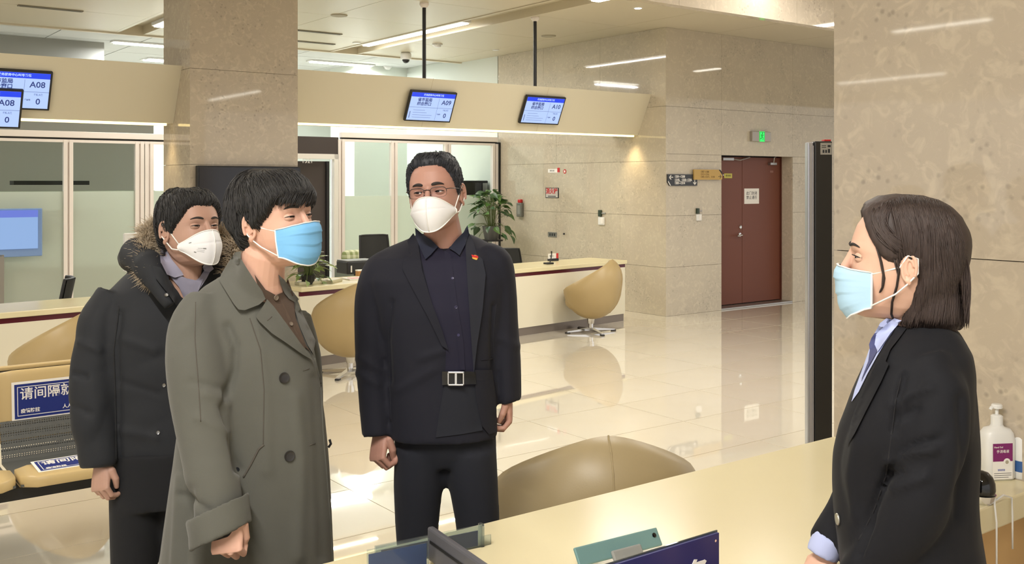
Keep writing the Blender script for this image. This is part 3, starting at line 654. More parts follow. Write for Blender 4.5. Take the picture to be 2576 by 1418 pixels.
# seams in the worktop: raised cable covers near the pothos
def on_top(u, v, z=.747): return onzr(u, v, z)
for (u0, u1, v, lab) in ((753, 830, 712, 'beige cable cover on the right counter under the pothos'), (836, 862, 707, 'short beige cable cover right of the pothos')):
    p = on_top(u0, v+6); q = on_top(u1, v)
    OBJ('cable_cover', MB(ROOM @ Matrix.Translation((p.x, p.y, .747)) @ Matrix.Rotation(math.atan2(q.y-p.y, q.x-p.x), 4, 'Z')).box(0, (q-p).length, 0, .09, 0, .03, bev=.006), mat('beige_grey', (190, 184, 152), .5) if 'beige_grey' not in MATS else MATS['beige_grey'], label=lab, cat='cable cover')
# microphone and name card on the counter
p = on_top(1380, 664); M = ROOM @ Matrix.Translation((p.x, p.y, .747))
t = THING('gooseneck_microphone', 'black gooseneck microphone on the far end of the counter', 'microphone', tuple(M.translation), TH)
OBJ('base', MB(M).box(-.05, .05, -.04, .04, 0, .02, bev=.006), M_BLACK, t); OBJ('neck', MB(M).tube([(.02, 0, .02), (.035, 0, .05), (.045, 0, .10), (.045, 0, .13)], .006, 8), M_BLACK, t); OBJ('mic_head', MB(M).tube([(.045, 0, .125), (.04, -.005, .15)], .009, 8), M_BLACK, t)
p = on_top(1392, 656); M = ROOM @ Matrix.Translation((p.x, p.y, .747))
t = THING('desk_card', 'white desk card with a red end behind the microphone', 'card', tuple(M.translation), TH)
OBJ('card', MB(M).box(-.075, .075, 0, .01, .028, .09), M_WPAPER, t); OBJ('red_end', MB(M).box(.045, .078, -.003, 0, .028, .092), M_RED, t); OBJ('card_foot', MB(M).box(-.07, .07, -.02, .03, 0, .03, bev=.004), M_INK, t)
TEXT('窗口', M @ Matrix.Translation((-.03, -.001, .06)) @ Matrix.Rotation(PI/2, 4, 'X'), .03, M_INK, t)
# items left of the middle man
p = on_top(893, 702); M = ROOM @ Matrix.Translation((p.x, p.y, .747))
t = THING('paper_tray', 'flat white and red paper stack beside the middle man\'s elbow', 'papers', tuple(M.translation), TH)
OBJ('sheet_stack', MB(M).box(-.10, .14, -.08, .10, 0, .014, bev=.003), M_WPAPER, t); OBJ('red_cover', MB(M).box(-.07, .04, -.07, .03, .014, .017), mat('pinkish_red', (214, 120, 110), .5), t)
p = on_top(892, 690); M = ROOM @ Matrix.Translation((p.x, p.y+.03, .747))
t = THING('printer', 'dark desktop printer behind the paper stack', 'printer', tuple(M.translation), TH)
OBJ('printer_body', MB(M).box(-.07, .28, 0, .25, .0, .13, bev=.01), M_BLACK, t); OBJ('printer_lid', MB(M).box(-.065, .275, .005, .245, .13, .142, bev=.004), mat('slate_lid', (110, 114, 116), .4), t)
OBJ('paper_slot', MB(M).box(-.03, -.015, -.004, 0, .02, .09), M_WPAPER, t)
p = on_top(902, 693); M = ROOM @ Matrix.Translation((p.x, p.y-.02, .747))
t = THING('tissue_box', 'small tan box in front of the printer', 'box', tuple(M.translation), TH)
OBJ('carton', MB(M).box(-.03, .08, -.03, .03, 0, .05), mat('tan_card', (176, 128, 72), .6), t); OBJ('carton_lid', MB(M).box(-.032, .082, -.032, .032, .05, .062), M_WPAPER, t)
# ================================================================ CHAIRS
def egg_chair(label, origin, facing, m=M_LEATHER, group=None, wid=.36, tall=.36, dep=.33, cut=.30, H0=.16):
    """tub chair: an egg-shaped leather shell on a post with a four-star steel foot; faces along +y of its frame"""
    M = Matrix.Translation(origin) @ Matrix.Rotation(facing, 4, 'Z')
    t = THING('egg_chair', label, 'chair', tuple(origin), facing, group)
    cz = H0+tall*.98
    nu, nv = 40, 16
    def rim(az):            # polar angle at which the shell ends; az = 0 at the back
        k = (1+math.cos(az))/2
        return math.radians(92+k**1.1*62-10*(1-k))
    def pt(az, pol, off=0):
        x = (wid+off)*math.sin(pol)*math.sin(az); y = -(dep+off)*math.sin(pol)*math.cos(az); z = cz-(tall+off)*math.cos(pol)
        k = max(0, (z-cz)/tall)
        return Vector((x*(1-.12*k), y-.10*k-.02, z*1.0))
    out, inn = MB(M), MB(M)
    rings_o = [[pt(2*PI*i/nu, max(.02, rim(2*PI*i/nu)*j/nv)) for i in range(nu)] for j in range(nv+1)]
    rings_i = [[pt(2*PI*i/nu, max(.02, rim(2*PI*i/nu)*j/nv), -.045) for i in range(nu)] for j in range(nv+1)]
    mid = [[(rings_o[-1][i]+rings_i[-1][i])/2+(rings_o[-1][i]-rings_o[-2][i]).normalized()*.018 for i in range(nu)]]
    out.loft(rings_o+mid+rings_i[::-1])
    OBJ('shell', out, m, t, smooth=True)
    seat = MB(M).loft([[Vector((math.sin(2*PI*i/24)*r*.26, math.cos(2*PI*i/24)*r*.25+.02, z)) for i in range(24)] for r, z in ((.9, .27), (1.06, .31), (1.1, .35), (1.02, .385), (.8, .395), (.4, .397))])
    OBJ('seat_cushion', seat, m, t, smooth=True)
    seam = MB(M).tube([pt(.0, rim(0)*k/12, .0015) for k in range(3, 13)], .003, 6); OBJ('seam', seam, m, t)
    OBJ('post', MB(M).lathe([(.028, .03), (.028, .10), (.036, .10), (.05, H0+.03)], 18), M_CHROME, t, smooth=False)
    for k in range(4):
        R_ = Matrix.Rotation(PI/4+PI/2*k, 4, 'Z')
        leg = OBJ('leg', MB(M).add([(0, -.024, .055), (0, .024, .055), (.30, .016, .026), (.30, -.016, .026), (0, -.024, .025), (0, .024, .025), (.30, .016, .012), (.30, -.016, .012)], [(0, 1, 2, 3), (7, 6, 5, 4), (0, 4, 5, 1), (1, 5, 6, 2), (2, 6, 7, 3), (3, 7, 4, 0)][0:6], R_), M_CHROME, t)
        OBJ('foot_pad', MB(M).box(.265, .315, -.018, .018, 0, .014, R_), M_BLACK, leg)
    return t
pc = onz(1464, 832, 0)+ROOM.to_3x3() @ Vector((.02, -.13, 0))
egg_chair('tan leather egg chair on a steel star foot at the counter\'s right end', (pc.x, pc.y, 0), TH+math.radians(30))
pc = onzr(846, 925, 0); pc = RO(pc.x-.05, -1.02, 0)
egg_chair('tan leather egg chair between the grey-coated and the navy-suited man', (pc.x+.02, pc.y, 0), TH+math.radians(-4))
pc = PX(150, 900, 7.0)
egg_chair('tan leather egg chair at the left counter behind the bench', (pc.x+.06, 6.9, 0), TH+math.radians(30))
pc = onb(1500, 1200, B_NO+.42)
egg_chair('khaki leather egg chair pushed up to the near counter', tuple(RO(pc.x, pc.y, 0)), math.radians(4), m=M_LEATHER2, wid=.40, dep=.35, tall=.37)
def office_chair(label, origin, facing, H=1.0, W=.46):
    M = Matrix.Translation(origin) @ Matrix.Rotation(facing, 4, 'Z')
    t = THING('office_chair', label, 'chair', tuple(origin), facing)
    def back(u, v):
        x = (u-.5)*W*(1-.12*abs(v-.4)); z = .55+v*(H-.55); return Vector((x, -.24-.06*v+.25*(u-.5)**2, z))
    OBJ('backrest', MB(M).grid(back, 9, 9).grid(lambda u, v: back(u, v)+Vector((0, -.03, 0)), 9, 9, flip=True), mat('black_mesh', (34, 36, 38), .7) if 'black_mesh' not in MATS else MATS['black_mesh'], t, smooth=True)
    OBJ('back_frame', MB(M).tube([back(0, k/8)+Vector((0, -.01, 0)) for k in range(9)]+[back(k/8, 1)+Vector((0, -.01, 0)) for k in range(1, 9)]+[back(1, 1-k/8)+Vector((0, -.01, 0)) for k in range(1, 9)], .014, 8), M_BLACK, t)
    OBJ('seat', MB(M).box(-.24, .24, -.22, .25, .43, .50, bev=.025), M_BLACK, t)
    OBJ('gas_lift', MB(M).lathe([(.03, .07), (.03, .43)], 14), M_BLACK, t)
    OBJ('spine', MB(M).tube([(0, -.1, .42), (0, -.27, .46), (0, -.3, .65)], .022, 8), M_BLACK, t)
    for k in range(5):
        R_ = Matrix.Rotation(2*PI*k/5, 4, 'Z'); l = OBJ('foot', MB(M).tube([(0, 0, .09), (.28, 0, .06)], [.022, .014], 8, M=R_), M_BLACK, t)
        OBJ('caster', MB(M).ball((.28, 0, .028), (.028, .02, .028), 10, M=R_), M_BLACK, l)
    return t
def oc_at(u, v, b, label, fac, H, W=.46):
    p = onb(u, v, b); q = ROOM @ Vector((p.x, b, 0)); office_chair(label, tuple(q), TH+fac, H=H, W=W)
oc_at(1290, 620, 1.7, 'black mesh office chair behind the counter below the big plant', math.radians(-60), onb(1290, 622, 1.7).z, .42)
oc_at(850, 664, 1.3, 'black office chair behind the counter right of the pothos', math.radians(55), onb(850, 662, 1.3).z, .42)
oc_at(966, 594, 1.35, 'dark high-backed office chair showing over the middle man\'s shoulder', PI, onb(966, 594, 1.35).z, .40)
oc_at(88, 702, .55, 'black tilted office chair behind the left counter', math.radians(75), onb(88, 702, .55).z, .42)
oc_at(-22, 716, 1.3, 'black office chair cut off at the left edge behind the left counter', math.radians(-75), onb(-10, 716, 1.3).z, .42)
# green checked armchair behind the counter
M_CHECK = bpy.data.materials.new('green_check'); M_CHECK.use_nodes = True; nt = M_CHECK.node_tree; N = nt.nodes.new; L = nt.links.new
tc = N('ShaderNodeTexCoord'); bs = nt.nodes['Principled BSDF']; bs.inputs['Roughness'].default_value = .8
ws = []
for ax in ('X', 'Z'):
    wv = N('ShaderNodeTexWave'); wv.bands_direction = ax; wv.inputs['Scale'].default_value = 4.2; L(tc.outputs['Object'], wv.inputs['Vector']); r = N('ShaderNodeMath'); r.operation = 'GREATER_THAN'; r.inputs[1].default_value = .5; L(wv.outputs['Fac'], r.inputs[0]); ws.append(r)
sm = N('ShaderNodeMath'); sm.operation = 'ADD'; L(ws[0].outputs[0], sm.inputs[0]); L(ws[1].outputs[0], sm.inputs[1]); hf = N('ShaderNodeMath'); hf.operation = 'MULTIPLY'; hf.inputs[1].default_value = .5; L(sm.outputs[0], hf.inputs[0])
mx = N('ShaderNodeMix'); mx.data_type = 'RGBA'; mx.inputs[6].default_value = lin((206, 210, 180)); mx.inputs[7].default_value = lin((130, 142, 92)); L(hf.outputs[0], mx.inputs[0]); L(mx.outputs[2], bs.inputs['Base Color'])
p = onb(930, 628, 2.6); q0 = RO(p.x, 2.6, 0); M = Matrix.Translation(q0) @ Matrix.Rotation(TH, 4, 'Z')
t = THING('checked_armchair', 'green and white checked armchair behind the counter', 'armchair', tuple(q0), TH)
OBJ('backrest', MB(M).box(-.34, .55, 0, .2, .2, p.z, bev=.07), M_CHECK, t, smooth=True); OBJ('seat', MB(M).box(-.32, .5, -.5, .05, .18, .45, bev=.06), M_CHECK, t, smooth=True)
OBJ('armrest', MB(M).box(-.45, -.3, -.52, .15, .1, p.z-.18, bev=.04), mat('greygreen', (104, 112, 100), .8), t, smooth=True)
for x in (-.38, .48):
    for y in (-.45, .12): OBJ('leg', MB(M).lathe([(.018, 0), (.024, .18)], 8, Matrix.Translation((x, y, 0))), M_BLACK, t)
# ================================================================ PLANTS
def leaf_mesh(m, L_=.13, W_=.045, name='leaf'):
    def fn(u, v):
        x = (u-.5)*2; wv = math.sin(PI*min(1, v**.75))*(1-.25*v)*W_
        return Vector((x*wv, v*L_, -.35*L_*v*v+abs(x)*.25*wv))
    mb = MB().grid(fn, 5, 7); me = mesh_from(mb.v, mb.f, name, True); me.materials.append(m); return me
def plant(label, name, base, pot_r, pot_h, n, spread, height, m_list, L_, W_, top=None, droop=.4, seed=1, pot_m=None, lean=(0, 0)):
    rnd = random.Random(seed); M = Matrix.Translation(base)
    t = THING(name, label, 'plant', tuple(base))
    OBJ('pot', MB(M).lathe([(pot_r*.75, 0), (pot_r, pot_h*.9), (pot_r*1.05, pot_h), (pot_r*.9, pot_h), (pot_r*.85, pot_h*.85)], 20), pot_m or M_WPLAS, t)
    OBJ('soil', MB(M).lathe([(pot_r*.86, pot_h*.82), (pot_r*.3, pot_h*.86)], 16), mat('soil', (52, 40, 30), .9) if 'soil' not in MATS else MATS['soil'], t)
    lms = [leaf_mesh(m, L_, W_) for m in m_list]
    st = MB(M)
    for k in range(n):
        az = k*2.399+rnd.uniform(-.3, .3); f = (k+.5)/n; r = spread*math.sqrt(f)*rnd.uniform(.75, 1.05); hz = pot_h+height*(1-f**1.5*.9)*rnd.uniform(.75, 1.05)
        if f > .8: hz = pot_h*rnd.uniform(.2, 1.2)
        tip = Vector((math.cos(az)*r+lean[0]*f, math.sin(az)*r+lean[1]*f, hz))
        st.tube([(math.cos(az)*pot_r*.3, math.sin(az)*pot_r*.3, pot_h*.84), (tip.x*.5, tip.y*.5, max(hz*.8, pot_h*1.1)+.02), tip], .0025, 5)
        o = bpy.data.objects.new('leaf', lms[k % len(lms)]); S.collection.objects.link(o); o.parent = t
        sc = rnd.uniform(.7, 1.15)
        o.matrix_basis = Matrix.Translation(tip) @ Matrix.Rotation(az-PI/2+rnd.uniform(-.7, .7), 4, 'Z') @ Matrix.Rotation(rnd.uniform(-.1, .9)-f*droop*1.6, 4, 'X') @ Matrix.Rotation(rnd.uniform(-.6, .6), 4, 'Y') @ Matrix.Scale(sc, 4)
    OBJ('stems', st, M_STEM, t)
    return t
M_PO = mat('pothos_leaf', (118, 142, 78), .35, var=(18, (176, 182, 124)))
M_PO2 = mat('pothos_leaf_dark', (74, 104, 56), .35, var=(18, (110, 136, 76)))
p = on_top(782, 716); q0 = RO(p.x, p.y+.06, .747)
plant('leafy potted pothos on the counter between the pillar and the open door', 'potted_pothos', q0, .07, .09, 60, .145, .19, [M_PO, M_PO2, M_PO], .115, .030, seed=4, pot_m=M_BLACK, lean=(.04, -.02))
p = onb(1236, 600, 2.9); q0 = RO(p.x, 2.9, 0)
st = THING('plant_stand', 'black stand holding the big potted plant', 'stand', tuple(q0))
for k in range(3):
    a = 2*PI*k/3; OBJ('leg', MB(Matrix.Translation(q0)).tube([(.16*math.cos(a), .16*math.sin(a), 0), (.12*math.cos(a), .12*math.sin(a), .85)], .012, 8), M_BLACK, st)
OBJ('shelf', MB(Matrix.Translation(q0)).lathe([(.17, .85), (.17, .87)], 20), M_BLACK, st)
plant('big dark green leafy plant at the end of the glass partition', 'potted_money_plant', q0+Vector((0, 0, .87)), .13, .2, 90, .30, .52, [M_GREEN, M_GREEN2], .16, .055, seed=9, pot_m=mat('grey_pot', (90, 90, 88), .5))
# ================================================================ WALL-MOUNTED SCREEN ON THE PILLAR
p = onb(497, 416, -.03); q = onb(757, 416, -.03); zb_ = onb(700, 660, -.03).z
t = THING('television', 'large black switched-off television on the stone pillar behind the men', 'television', tuple(RO((p.x+q.x)/2, 0, zb_)), TH)
OBJ('tv_frame', RB(p.x, q.x, -.03, .03, zb_, p.z, .006), M_BLACK, t); OBJ('tv_screen', RB(p.x+.015, q.x-.015, -.034, -.03, zb_+.015, p.z-.015), mat('tv_glass', (34, 34, 40), .12, spec=.5), t)
OBJ('tv_bracket', RB((p.x+q.x)/2-.15, (p.x+q.x)/2+.15, .02, .05, zb_+.2, zb_+.45), M_STEEL, t)
# white box beside the hood
p = onzr(330, 700, .9); c_ = RO(*tuple(onb(338, 650, .15)))
t = THING('desktop_monitor', 'back of a white monitor on the left counter beside the fur hood', 'monitor', (c_.x, c_.y, .747), TH)
M = Matrix.Translation((c_.x, c_.y, 0)) @ Matrix.Rotation(TH, 4, 'Z'); zt_ = onb(338, 586, .15).z
OBJ('monitor_back', MB(M).box(-.09, .42, -.02, .03, zt_-.34, zt_, bev=.008), M_WPLAS, t); OBJ('monitor_foot', MB(M).box(.08, .25, -.08, .1, .747, .757), M_WPLAS, t); OBJ('monitor_neck', MB(M).box(.14, .19, .0, .03, .757, zt_-.2), M_WPLAS, t)
# ================================================================ SLIM BLACK TOTEM
pL = PX(2032, 355, 4.6); pR = PX(2092, 355, 4.6)
M = Matrix.Translation((pL.x, 4.6, 0)) @ Matrix.Rotation(math.radians(0), 4, 'Z'); W_ = pR.x-pL.x; zt_ = pL.z
t = THING('totem', 'slim black and silver upright pillar gate behind the near counter', 'gate post', (pL.x+W_/2, 4.62, 0))
OBJ('silver_edge', MB(M).box(0, W_*.26, -.0, .05, 0, zt_-.004, bev=.006).box(W_*.08, W_*.13, -.004, 0, .02, zt_-.02).box(W_*.2, W_*.24, -.004, 0, .02, zt_-.02), mat('silver_profile', (176, 178, 186), .3, metal=.7), t, label='silver edge profile')
OBJ('black_body', MB(M).box(W_*.26, W_, -.012, .05, 0, zt_, bev=.006), mat('totem_black', (24, 24, 24), .4), t, label='black panel')
OBJ('top_cap', MB(M).box(W_*.7, W_*.98, .0, .045, zt_, zt_+.008, bev=.002), M_RED, t, label='red cap')
Mf = M @ Matrix.Translation((W_*.73, -.0125, zt_-.035)) @ Matrix.Rotation(PI/2, 4, 'X')
st = OBJ('sticker', MB(Mf).box(-.026, .026, -.027, .027, 0, .001), mat('sticker_grey', (150, 148, 142), .5), t, label='grey sticker')
for x, y, w2, h2 in ((-.012, -.012, .008, .014), (.0, -.012, .008, .014), (.014, .012, .014, .01), (.013, -.01, .01, .018), (-.01, .014, .02, .003), (-.01, .006, .02, .003)): OBJ('mark', MB(Mf).box(x-w2/2, x+w2/2, y-h2/2, y+h2/2, .001, .0014), M_INK, st)
OBJ('floor_plate', MB(M).box(-.05, W_+.05, -.05, .10, 0, .012), M_STEEL, t)
# ================================================================ WAITING BENCH
M_BEN = mat('bench_pad', (196, 172, 122), .45, bump=(120, .06, .002))
M_MESHB = mat('perforated_steel', (96, 98, 96), .5, metal=.4)
# perforation through a procedural checker of holes
nt = M_MESHB.node_tree; N = nt.nodes.new; L = nt.links.new; b = nt.nodes['Principled BSDF']
tc = N('ShaderNodeTexCoord'); vo = N('ShaderNodeTexVoronoi'); vo.inputs['Scale'].default_value = 95; vo.inputs['Randomness'].default_value = .0
g = N('ShaderNodeMath'); g.operation = 'GREATER_THAN'; g.inputs[1].default_value = .34; L(tc.outputs['Object'], vo.inputs['Vector']); L(vo.outputs['Distance'], g.inputs[0]); L(g.outputs[0], b.inputs['Alpha'])
B0 = Vector((-8.14, -3.84)); 
LB = 2.75; NS = 5; ws_ = LB/NS; A0 = onb(-8, 1000, -3.84).x-3*ws_; MBn = ROOM @ Matrix.Translation((A0, -3.84, 0))
bench = THING('waiting_bench', 'row of tan waiting seats with blue distancing notices at the lower left', 'bench', tuple(MBn.translation), TH)
OBJ('beam', MB(MBn).box(0, LB, -.28, -.2, .31, .375, bev=.006).box(0, LB, -.42, -.4, .32, .37), M_BLACK, bench)
for sx in (.35, LB-.35):
    OBJ('leg', MB(MBn).box(sx-.03, sx+.03, -.26, -.22, .04, .31).box(sx-.03, sx+.03, -.5, .05, .012, .045, bev=.01), M_CHROME, bench)
def padbox(M, x0, x1, prof, m, name, par, n=10):
    # pad with rounded profile given as (y,z) centre line & thickness
    rings = []
    for x in np.linspace(x0, x1, n):
        e = min(x-x0, x1-x)/.03; k = min(1, max(.35, e)**.5)
        rings.append([Vector((x, y, z)) for y, z in prof(k)])
    return OBJ(name, MB(M).loft(rings), m, par, smooth=True)
def rrect(cy, cz, ty, tz, ang, k, n=20):
    out = []
    for i in range(n):
        a = 2*PI*i/n; ca, sa = math.cos(a), math.sin(a); p_ = .35
        y = math.copysign(abs(ca)**p_, ca)*ty*k; z = math.copysign(abs(sa)**p_, sa)*tz*(.9+.1*k)
        out.append((cy+y*math.cos(ang)-z*math.sin(ang), cz+y*math.sin(ang)+z*math.cos(ang)))
    return out
for k in range(NS):
    x0, x1 = k*ws_+.01, (k+1)*ws_-.01
    s = OBJ('seat', MB(MBn).box(x0, x1, -.5, -.06, .395, .405), M_MESHB, bench, label='perforated steel seat')
    padbox(MBn, x0, x1, lambda q: rrect(-.42, .415, .12, .028, 0, q), M_BEN, 'seat_pad', s)
    bk = OBJ('backrest', MB(MBn).add([(x0, -.07, .40), (x1, -.07, .40), (x1, -.015, .58), (x0, -.015, .58), (x0, -.062, .40), (x1, -.062, .40), (x1, -.007, .58), (x0, -.007, .58)], [(0, 1, 2, 3), (7, 6, 5, 4), (0, 4, 5, 1), (2, 6, 7, 3), (1, 5, 6, 2), (0, 3, 7, 4)]), M_MESHB, bench, label='perforated steel lower back')
    padbox(MBn, x0, x1, lambda q: rrect(.02, .66, .022, .15, -.10, q), M_BEN, 'back_pad', bk)
    OBJ('rear_backrest', MB(MBn).box(x0, x1, .10, .125, .45, .80, bev=.01).box(x0, x1, .09, .13, .80, .82, bev=.006), M_BEN, bench)
OBJ('back_rail', MB(MBn).box(0, LB, .07, .10, .76, .80, bev=.005), M_BLACK, bench)
# notices on the seats
def notice(x, M, label, w=.37, h=.185):
    t = THING('seat_notice', label, 'notice', tuple(M.translation), TH)
    OBJ('sheet', MB(M).box(-w/2, w/2, -h/2, h/2, 0, .0015), M_WPAPER, t)
    pr = OBJ('blue_field', MB(M).box(-w/2+.012, w/2-.012, -h/2+.012, h/2-.012, .0015, .002), M_NAVYP, t)
    a, b_ = w/2-.024, h/2-.024
    OBJ('white_outline', MB(M).box(-a, a, b_-.003, b_, .002, .0024).box(-a, a, -b_, -b_+.003, .002, .0024).box(-a, -a+.003, -b_, b_, .002, .0024).box(a-.003, a, -b_, b_, .002, .0024), M_WPAPER, pr)
    TEXT('请间隔就座', M @ Matrix.Translation((0, .030, .0024)), .060, M_WPAPER, pr, bold=.0007, space=1.0)
    TEXT('疫情防控', M @ Matrix.Translation((-.105, -.047, .0024)), .021, M_WPAPER, pr, bold=.0006); TEXT('人人有责', M @ Matrix.Translation((.08, -.047, .0024)), .021, M_WPAPER, pr, bold=.0006)
tilt = -.10
pu = onb(32, 1015, -3.87); xn = pu.x-A0+.185
Mn = MBn @ Matrix.Translation((xn, -.005, .665)) @ Matrix.Rotation(PI/2+tilt, 4, 'X')
notice(0, Mn, 'blue distancing notice stuck on the back pad of the waiting bench')
notice(0, MBn @ Matrix.Translation((xn+.02, -.40, .446)) @ Matrix.Rotation(.04, 4, 'X'), 'blue distancing notice lying flat on the seat pad', h=.17)
# ================================================================ NEAR COUNTER
TZ = .75
nc = THING('reception_counter', 'large cream reception counter in the foreground', 'counter', tuple(RO(A_RW, B_NO, 0)), TH)
OBJ('worktop', RB(-12.5, A_RW, B_NI, B_NO, TZ-.078, TZ, .006), mat('cream_quartz', (222, 212, 176), .2, spec=.4, var=(2.5, (217, 207, 170))), nc, label='glossy cream worktop')
OBJ('front_panel', RB(-12.5, A_RW, B_NO-.06, B_NO-.03, .09, TZ-.078), M_WHITE, nc); OBJ('maroon_band', RB(-12.5, A_RW, B_NO-.03, B_NO-.015, TZ-.12, TZ-.078), M_MAROON, nc)
OBJ('inner_panel', RB(-12.5, A_RW, B_NI+.05, B_NI+.07, .0, TZ-.078), mat('tan_wood', (206, 170, 116), .5, var=(4, (198, 160, 106))), nc, label='tan inner panel')
OBJ('plinth', RB(-12.5, A_RW, B_NO-.1, B_NO-.07, 0, .09), M_PLINTH, nc)
# sanitizer bottle
pS = onz(2500, 1197, TZ); MS = Matrix.Translation((pS.x, pS.y-.02, TZ)) @ Matrix.Rotation(math.radians(8), 4, 'Z')
def rsq(w, d, z, n=28, p=.55): return [Vector((math.copysign(abs(math.cos(2*PI*i/n))**p, math.cos(2*PI*i/n))*w, math.copysign(abs(math.sin(2*PI*i/n))**p, math.sin(2*PI*i/n))*d, z)) for i in range(n)]
t = THING('sanitizer_bottle', 'white pump bottle of hand sanitizer with purple label on the counter', 'bottle', tuple(MS.translation))
k = pS.y/F
def Sz(v): return (1195-v)*k
OBJ('bottle_body', MB(MS).loft([rsq(.047, .03, 0), rsq(.052, .034, .006), rsq(.052, .034, Sz(1095)), rsq(.049, .032, Sz(1080), p=.6), rsq(.040, .028, Sz(1070), p=.7), rsq(.022, .02, Sz(1066), p=.9), rsq(.018, .018, Sz(1060), p=1)]), M_WPLAS, t, smooth=True)
OBJ('pump_collar', MB(MS).lathe([(.0185, Sz(1068)), (.0185, Sz(1040)), (.014, Sz(1037)), (.009, Sz(1036))], 20), M_WPLAS, t); 
OBJ('pump_head', MB(MS).lathe([(.005, Sz(1038)), (.006, Sz(1022)), (.017, Sz(1020)), (.017, Sz(1013)), (.014, Sz(1010))], 18).tube([(-.005, 0, Sz(1017)), (-.022, -.004, Sz(1018)), (-.026, -.005, Sz(1023))], .0055, 8), M_WPLAS, t)
Ml = MS @ Matrix.Translation((-.003, -.0345, 0)) @ Matrix.Rotation(PI/2, 4, 'X')
lb = OBJ('label', MB(Ml).box(-.034, .034, Sz(1190), Sz(1102), 0, .001), M_WPAPER, t)
OBJ('purple_field', MB(Ml).box(-.034, .034, Sz(1146), Sz(1102), .001, .0014), mat('label_purple', (122, 26, 98), .4), lb)
TEXT('手消毒液', Ml @ Matrix.Translation((.0, Sz(1122), .0014)), .011, M_WPAPER, lb); TEXT('Hand Gel', Ml @ Matrix.Translation((-.015, Sz(1111), .0014)), .008, M_WPAPER, lb)
OBJ('label_ring', MB(Ml).lathe([(.012, .0014), (.012, .002)], 20, Matrix.Translation((.014, Sz(1148), 0))), M_WPAPER, lb); OBJ('hand_mark', MB(Ml).lathe([(.006, .002), (.006, .0022)], 14, Matrix.Translation((.014, Sz(1148), 0))), M_GRILL, lb)
TEXT('99999', Ml @ Matrix.Translation((-.005, Sz(1168), .001)), .010, M_SCRT, lb); OBJ('fine_print', MB(Ml).box(-.03, .03, Sz(1181), Sz(1180), .001, .0014).box(-.03, .03, Sz(1176), Sz(1175), .001, .0014).box(-.03, .02, Sz(1186), Sz(1185), .001, .0014), M_INK, lb)
pS = onz(2562, 1200, TZ); MS = Matrix.Translation((pS.x, pS.y, TZ)) @ Matrix.Rotation(math.radians(25), 4, 'Z')
t = THING('spray_bottle', 'white and blue bottle at the right edge beside the sanitizer', 'bottle', tuple(MS.translation))
OBJ('bottle_body', MB(MS).loft([rsq(.024, .03, 0), rsq(.026, .034, .004), rsq(.026, .034, .13), rsq(.02, .026, .145), rsq(.012, .012, .15)]), M_WPLAS, t, smooth=True)
OBJ('bottle_cap', MB(MS).lathe([(.013, .148), (.013, .165), (.01, .168)], 16), M_WPLAS, t)
OBJ('blue_print', MB(MS).loft([rsq(.0264, .0344, .025), rsq(.0264, .0344, .06)], cap=False), mat('print_blue', (52, 92, 150), .4), t); OBJ('dark_logo', MB(MS).lathe([(.009, .0), (.009, .001)], 16, Matrix.Translation((-.006, -.0345, .115)) @ Matrix.Rotation(PI/2, 4, 'X')), M_INK, t)
# black dome scanner with cables
pD = PX(2470, 1252, 2.98); MD = Matrix.Translation((pD.x, pD.y, TZ))
t = THING('dome_scanner', 'glossy black dome scanner on a chrome base behind the woman', 'scanner', tuple(MD.translation))
OBJ('dome', MB(MD).lathe([(.036, .024), (.0385, .04), (.037, .06), (.030, .078), (.018, .090), (.004, .095)], 28), M_GLOSSB, t, smooth=True)
OBJ('dome_base', MB(MD).lathe([(.030, 0), (.034, .006), (.038, .020), (.0395, .026)], 28), M_CHROME, t, smooth=False)
p1 = MD @ Vector((.03, -.02, .012))
def edge_pt(u, z=TZ): 
    r = ROOM.inverted(); return onb(u, 1290, B_NI-.004)
def cable(u_, lab, u2, vb):
    e = PX(u_, 1270, 2.93); e = RO(onb(u_, 1272, B_NI-.006).x, B_NI-.006, TZ+.003); dn = RO(onb(u2, 1400, B_NI-.012).x, B_NI-.012, 0)
    z_b = CAMH-(vb-HV)*dn.y/F
    s0 = p1 if lab[0] != 'w' else RO(onb(u_-40, 1240, B_NI+.12).x, B_NI+.12, TZ+.003)
    mid = (s0+e)/2+Vector((0, 0, .012))
    OBJ('cable', MB().tube([s0, mid, e, Vector((dn.x, dn.y, TZ-.05)), Vector((dn.x, dn.y, z_b))], .0028, 8), M_WPLAS, label=lab, cat='cable', smooth=True)
cable(2502, 'left white cable draped over the counter edge from the dome scanner', 2507, 1500)
cable(2545, 'right white cable hanging from the dome scanner over the counter edge', 2547, 1380)
cable(2600, 'white cable at the right picture edge curling over the worktop', 2604, 1500)
# blue sign, tablet, laptop, acrylic holder
M_SIGNB = mat('sign_navy', (40, 42, 98), .3)
def wpt(u, v, d): return PX(u, v, d)
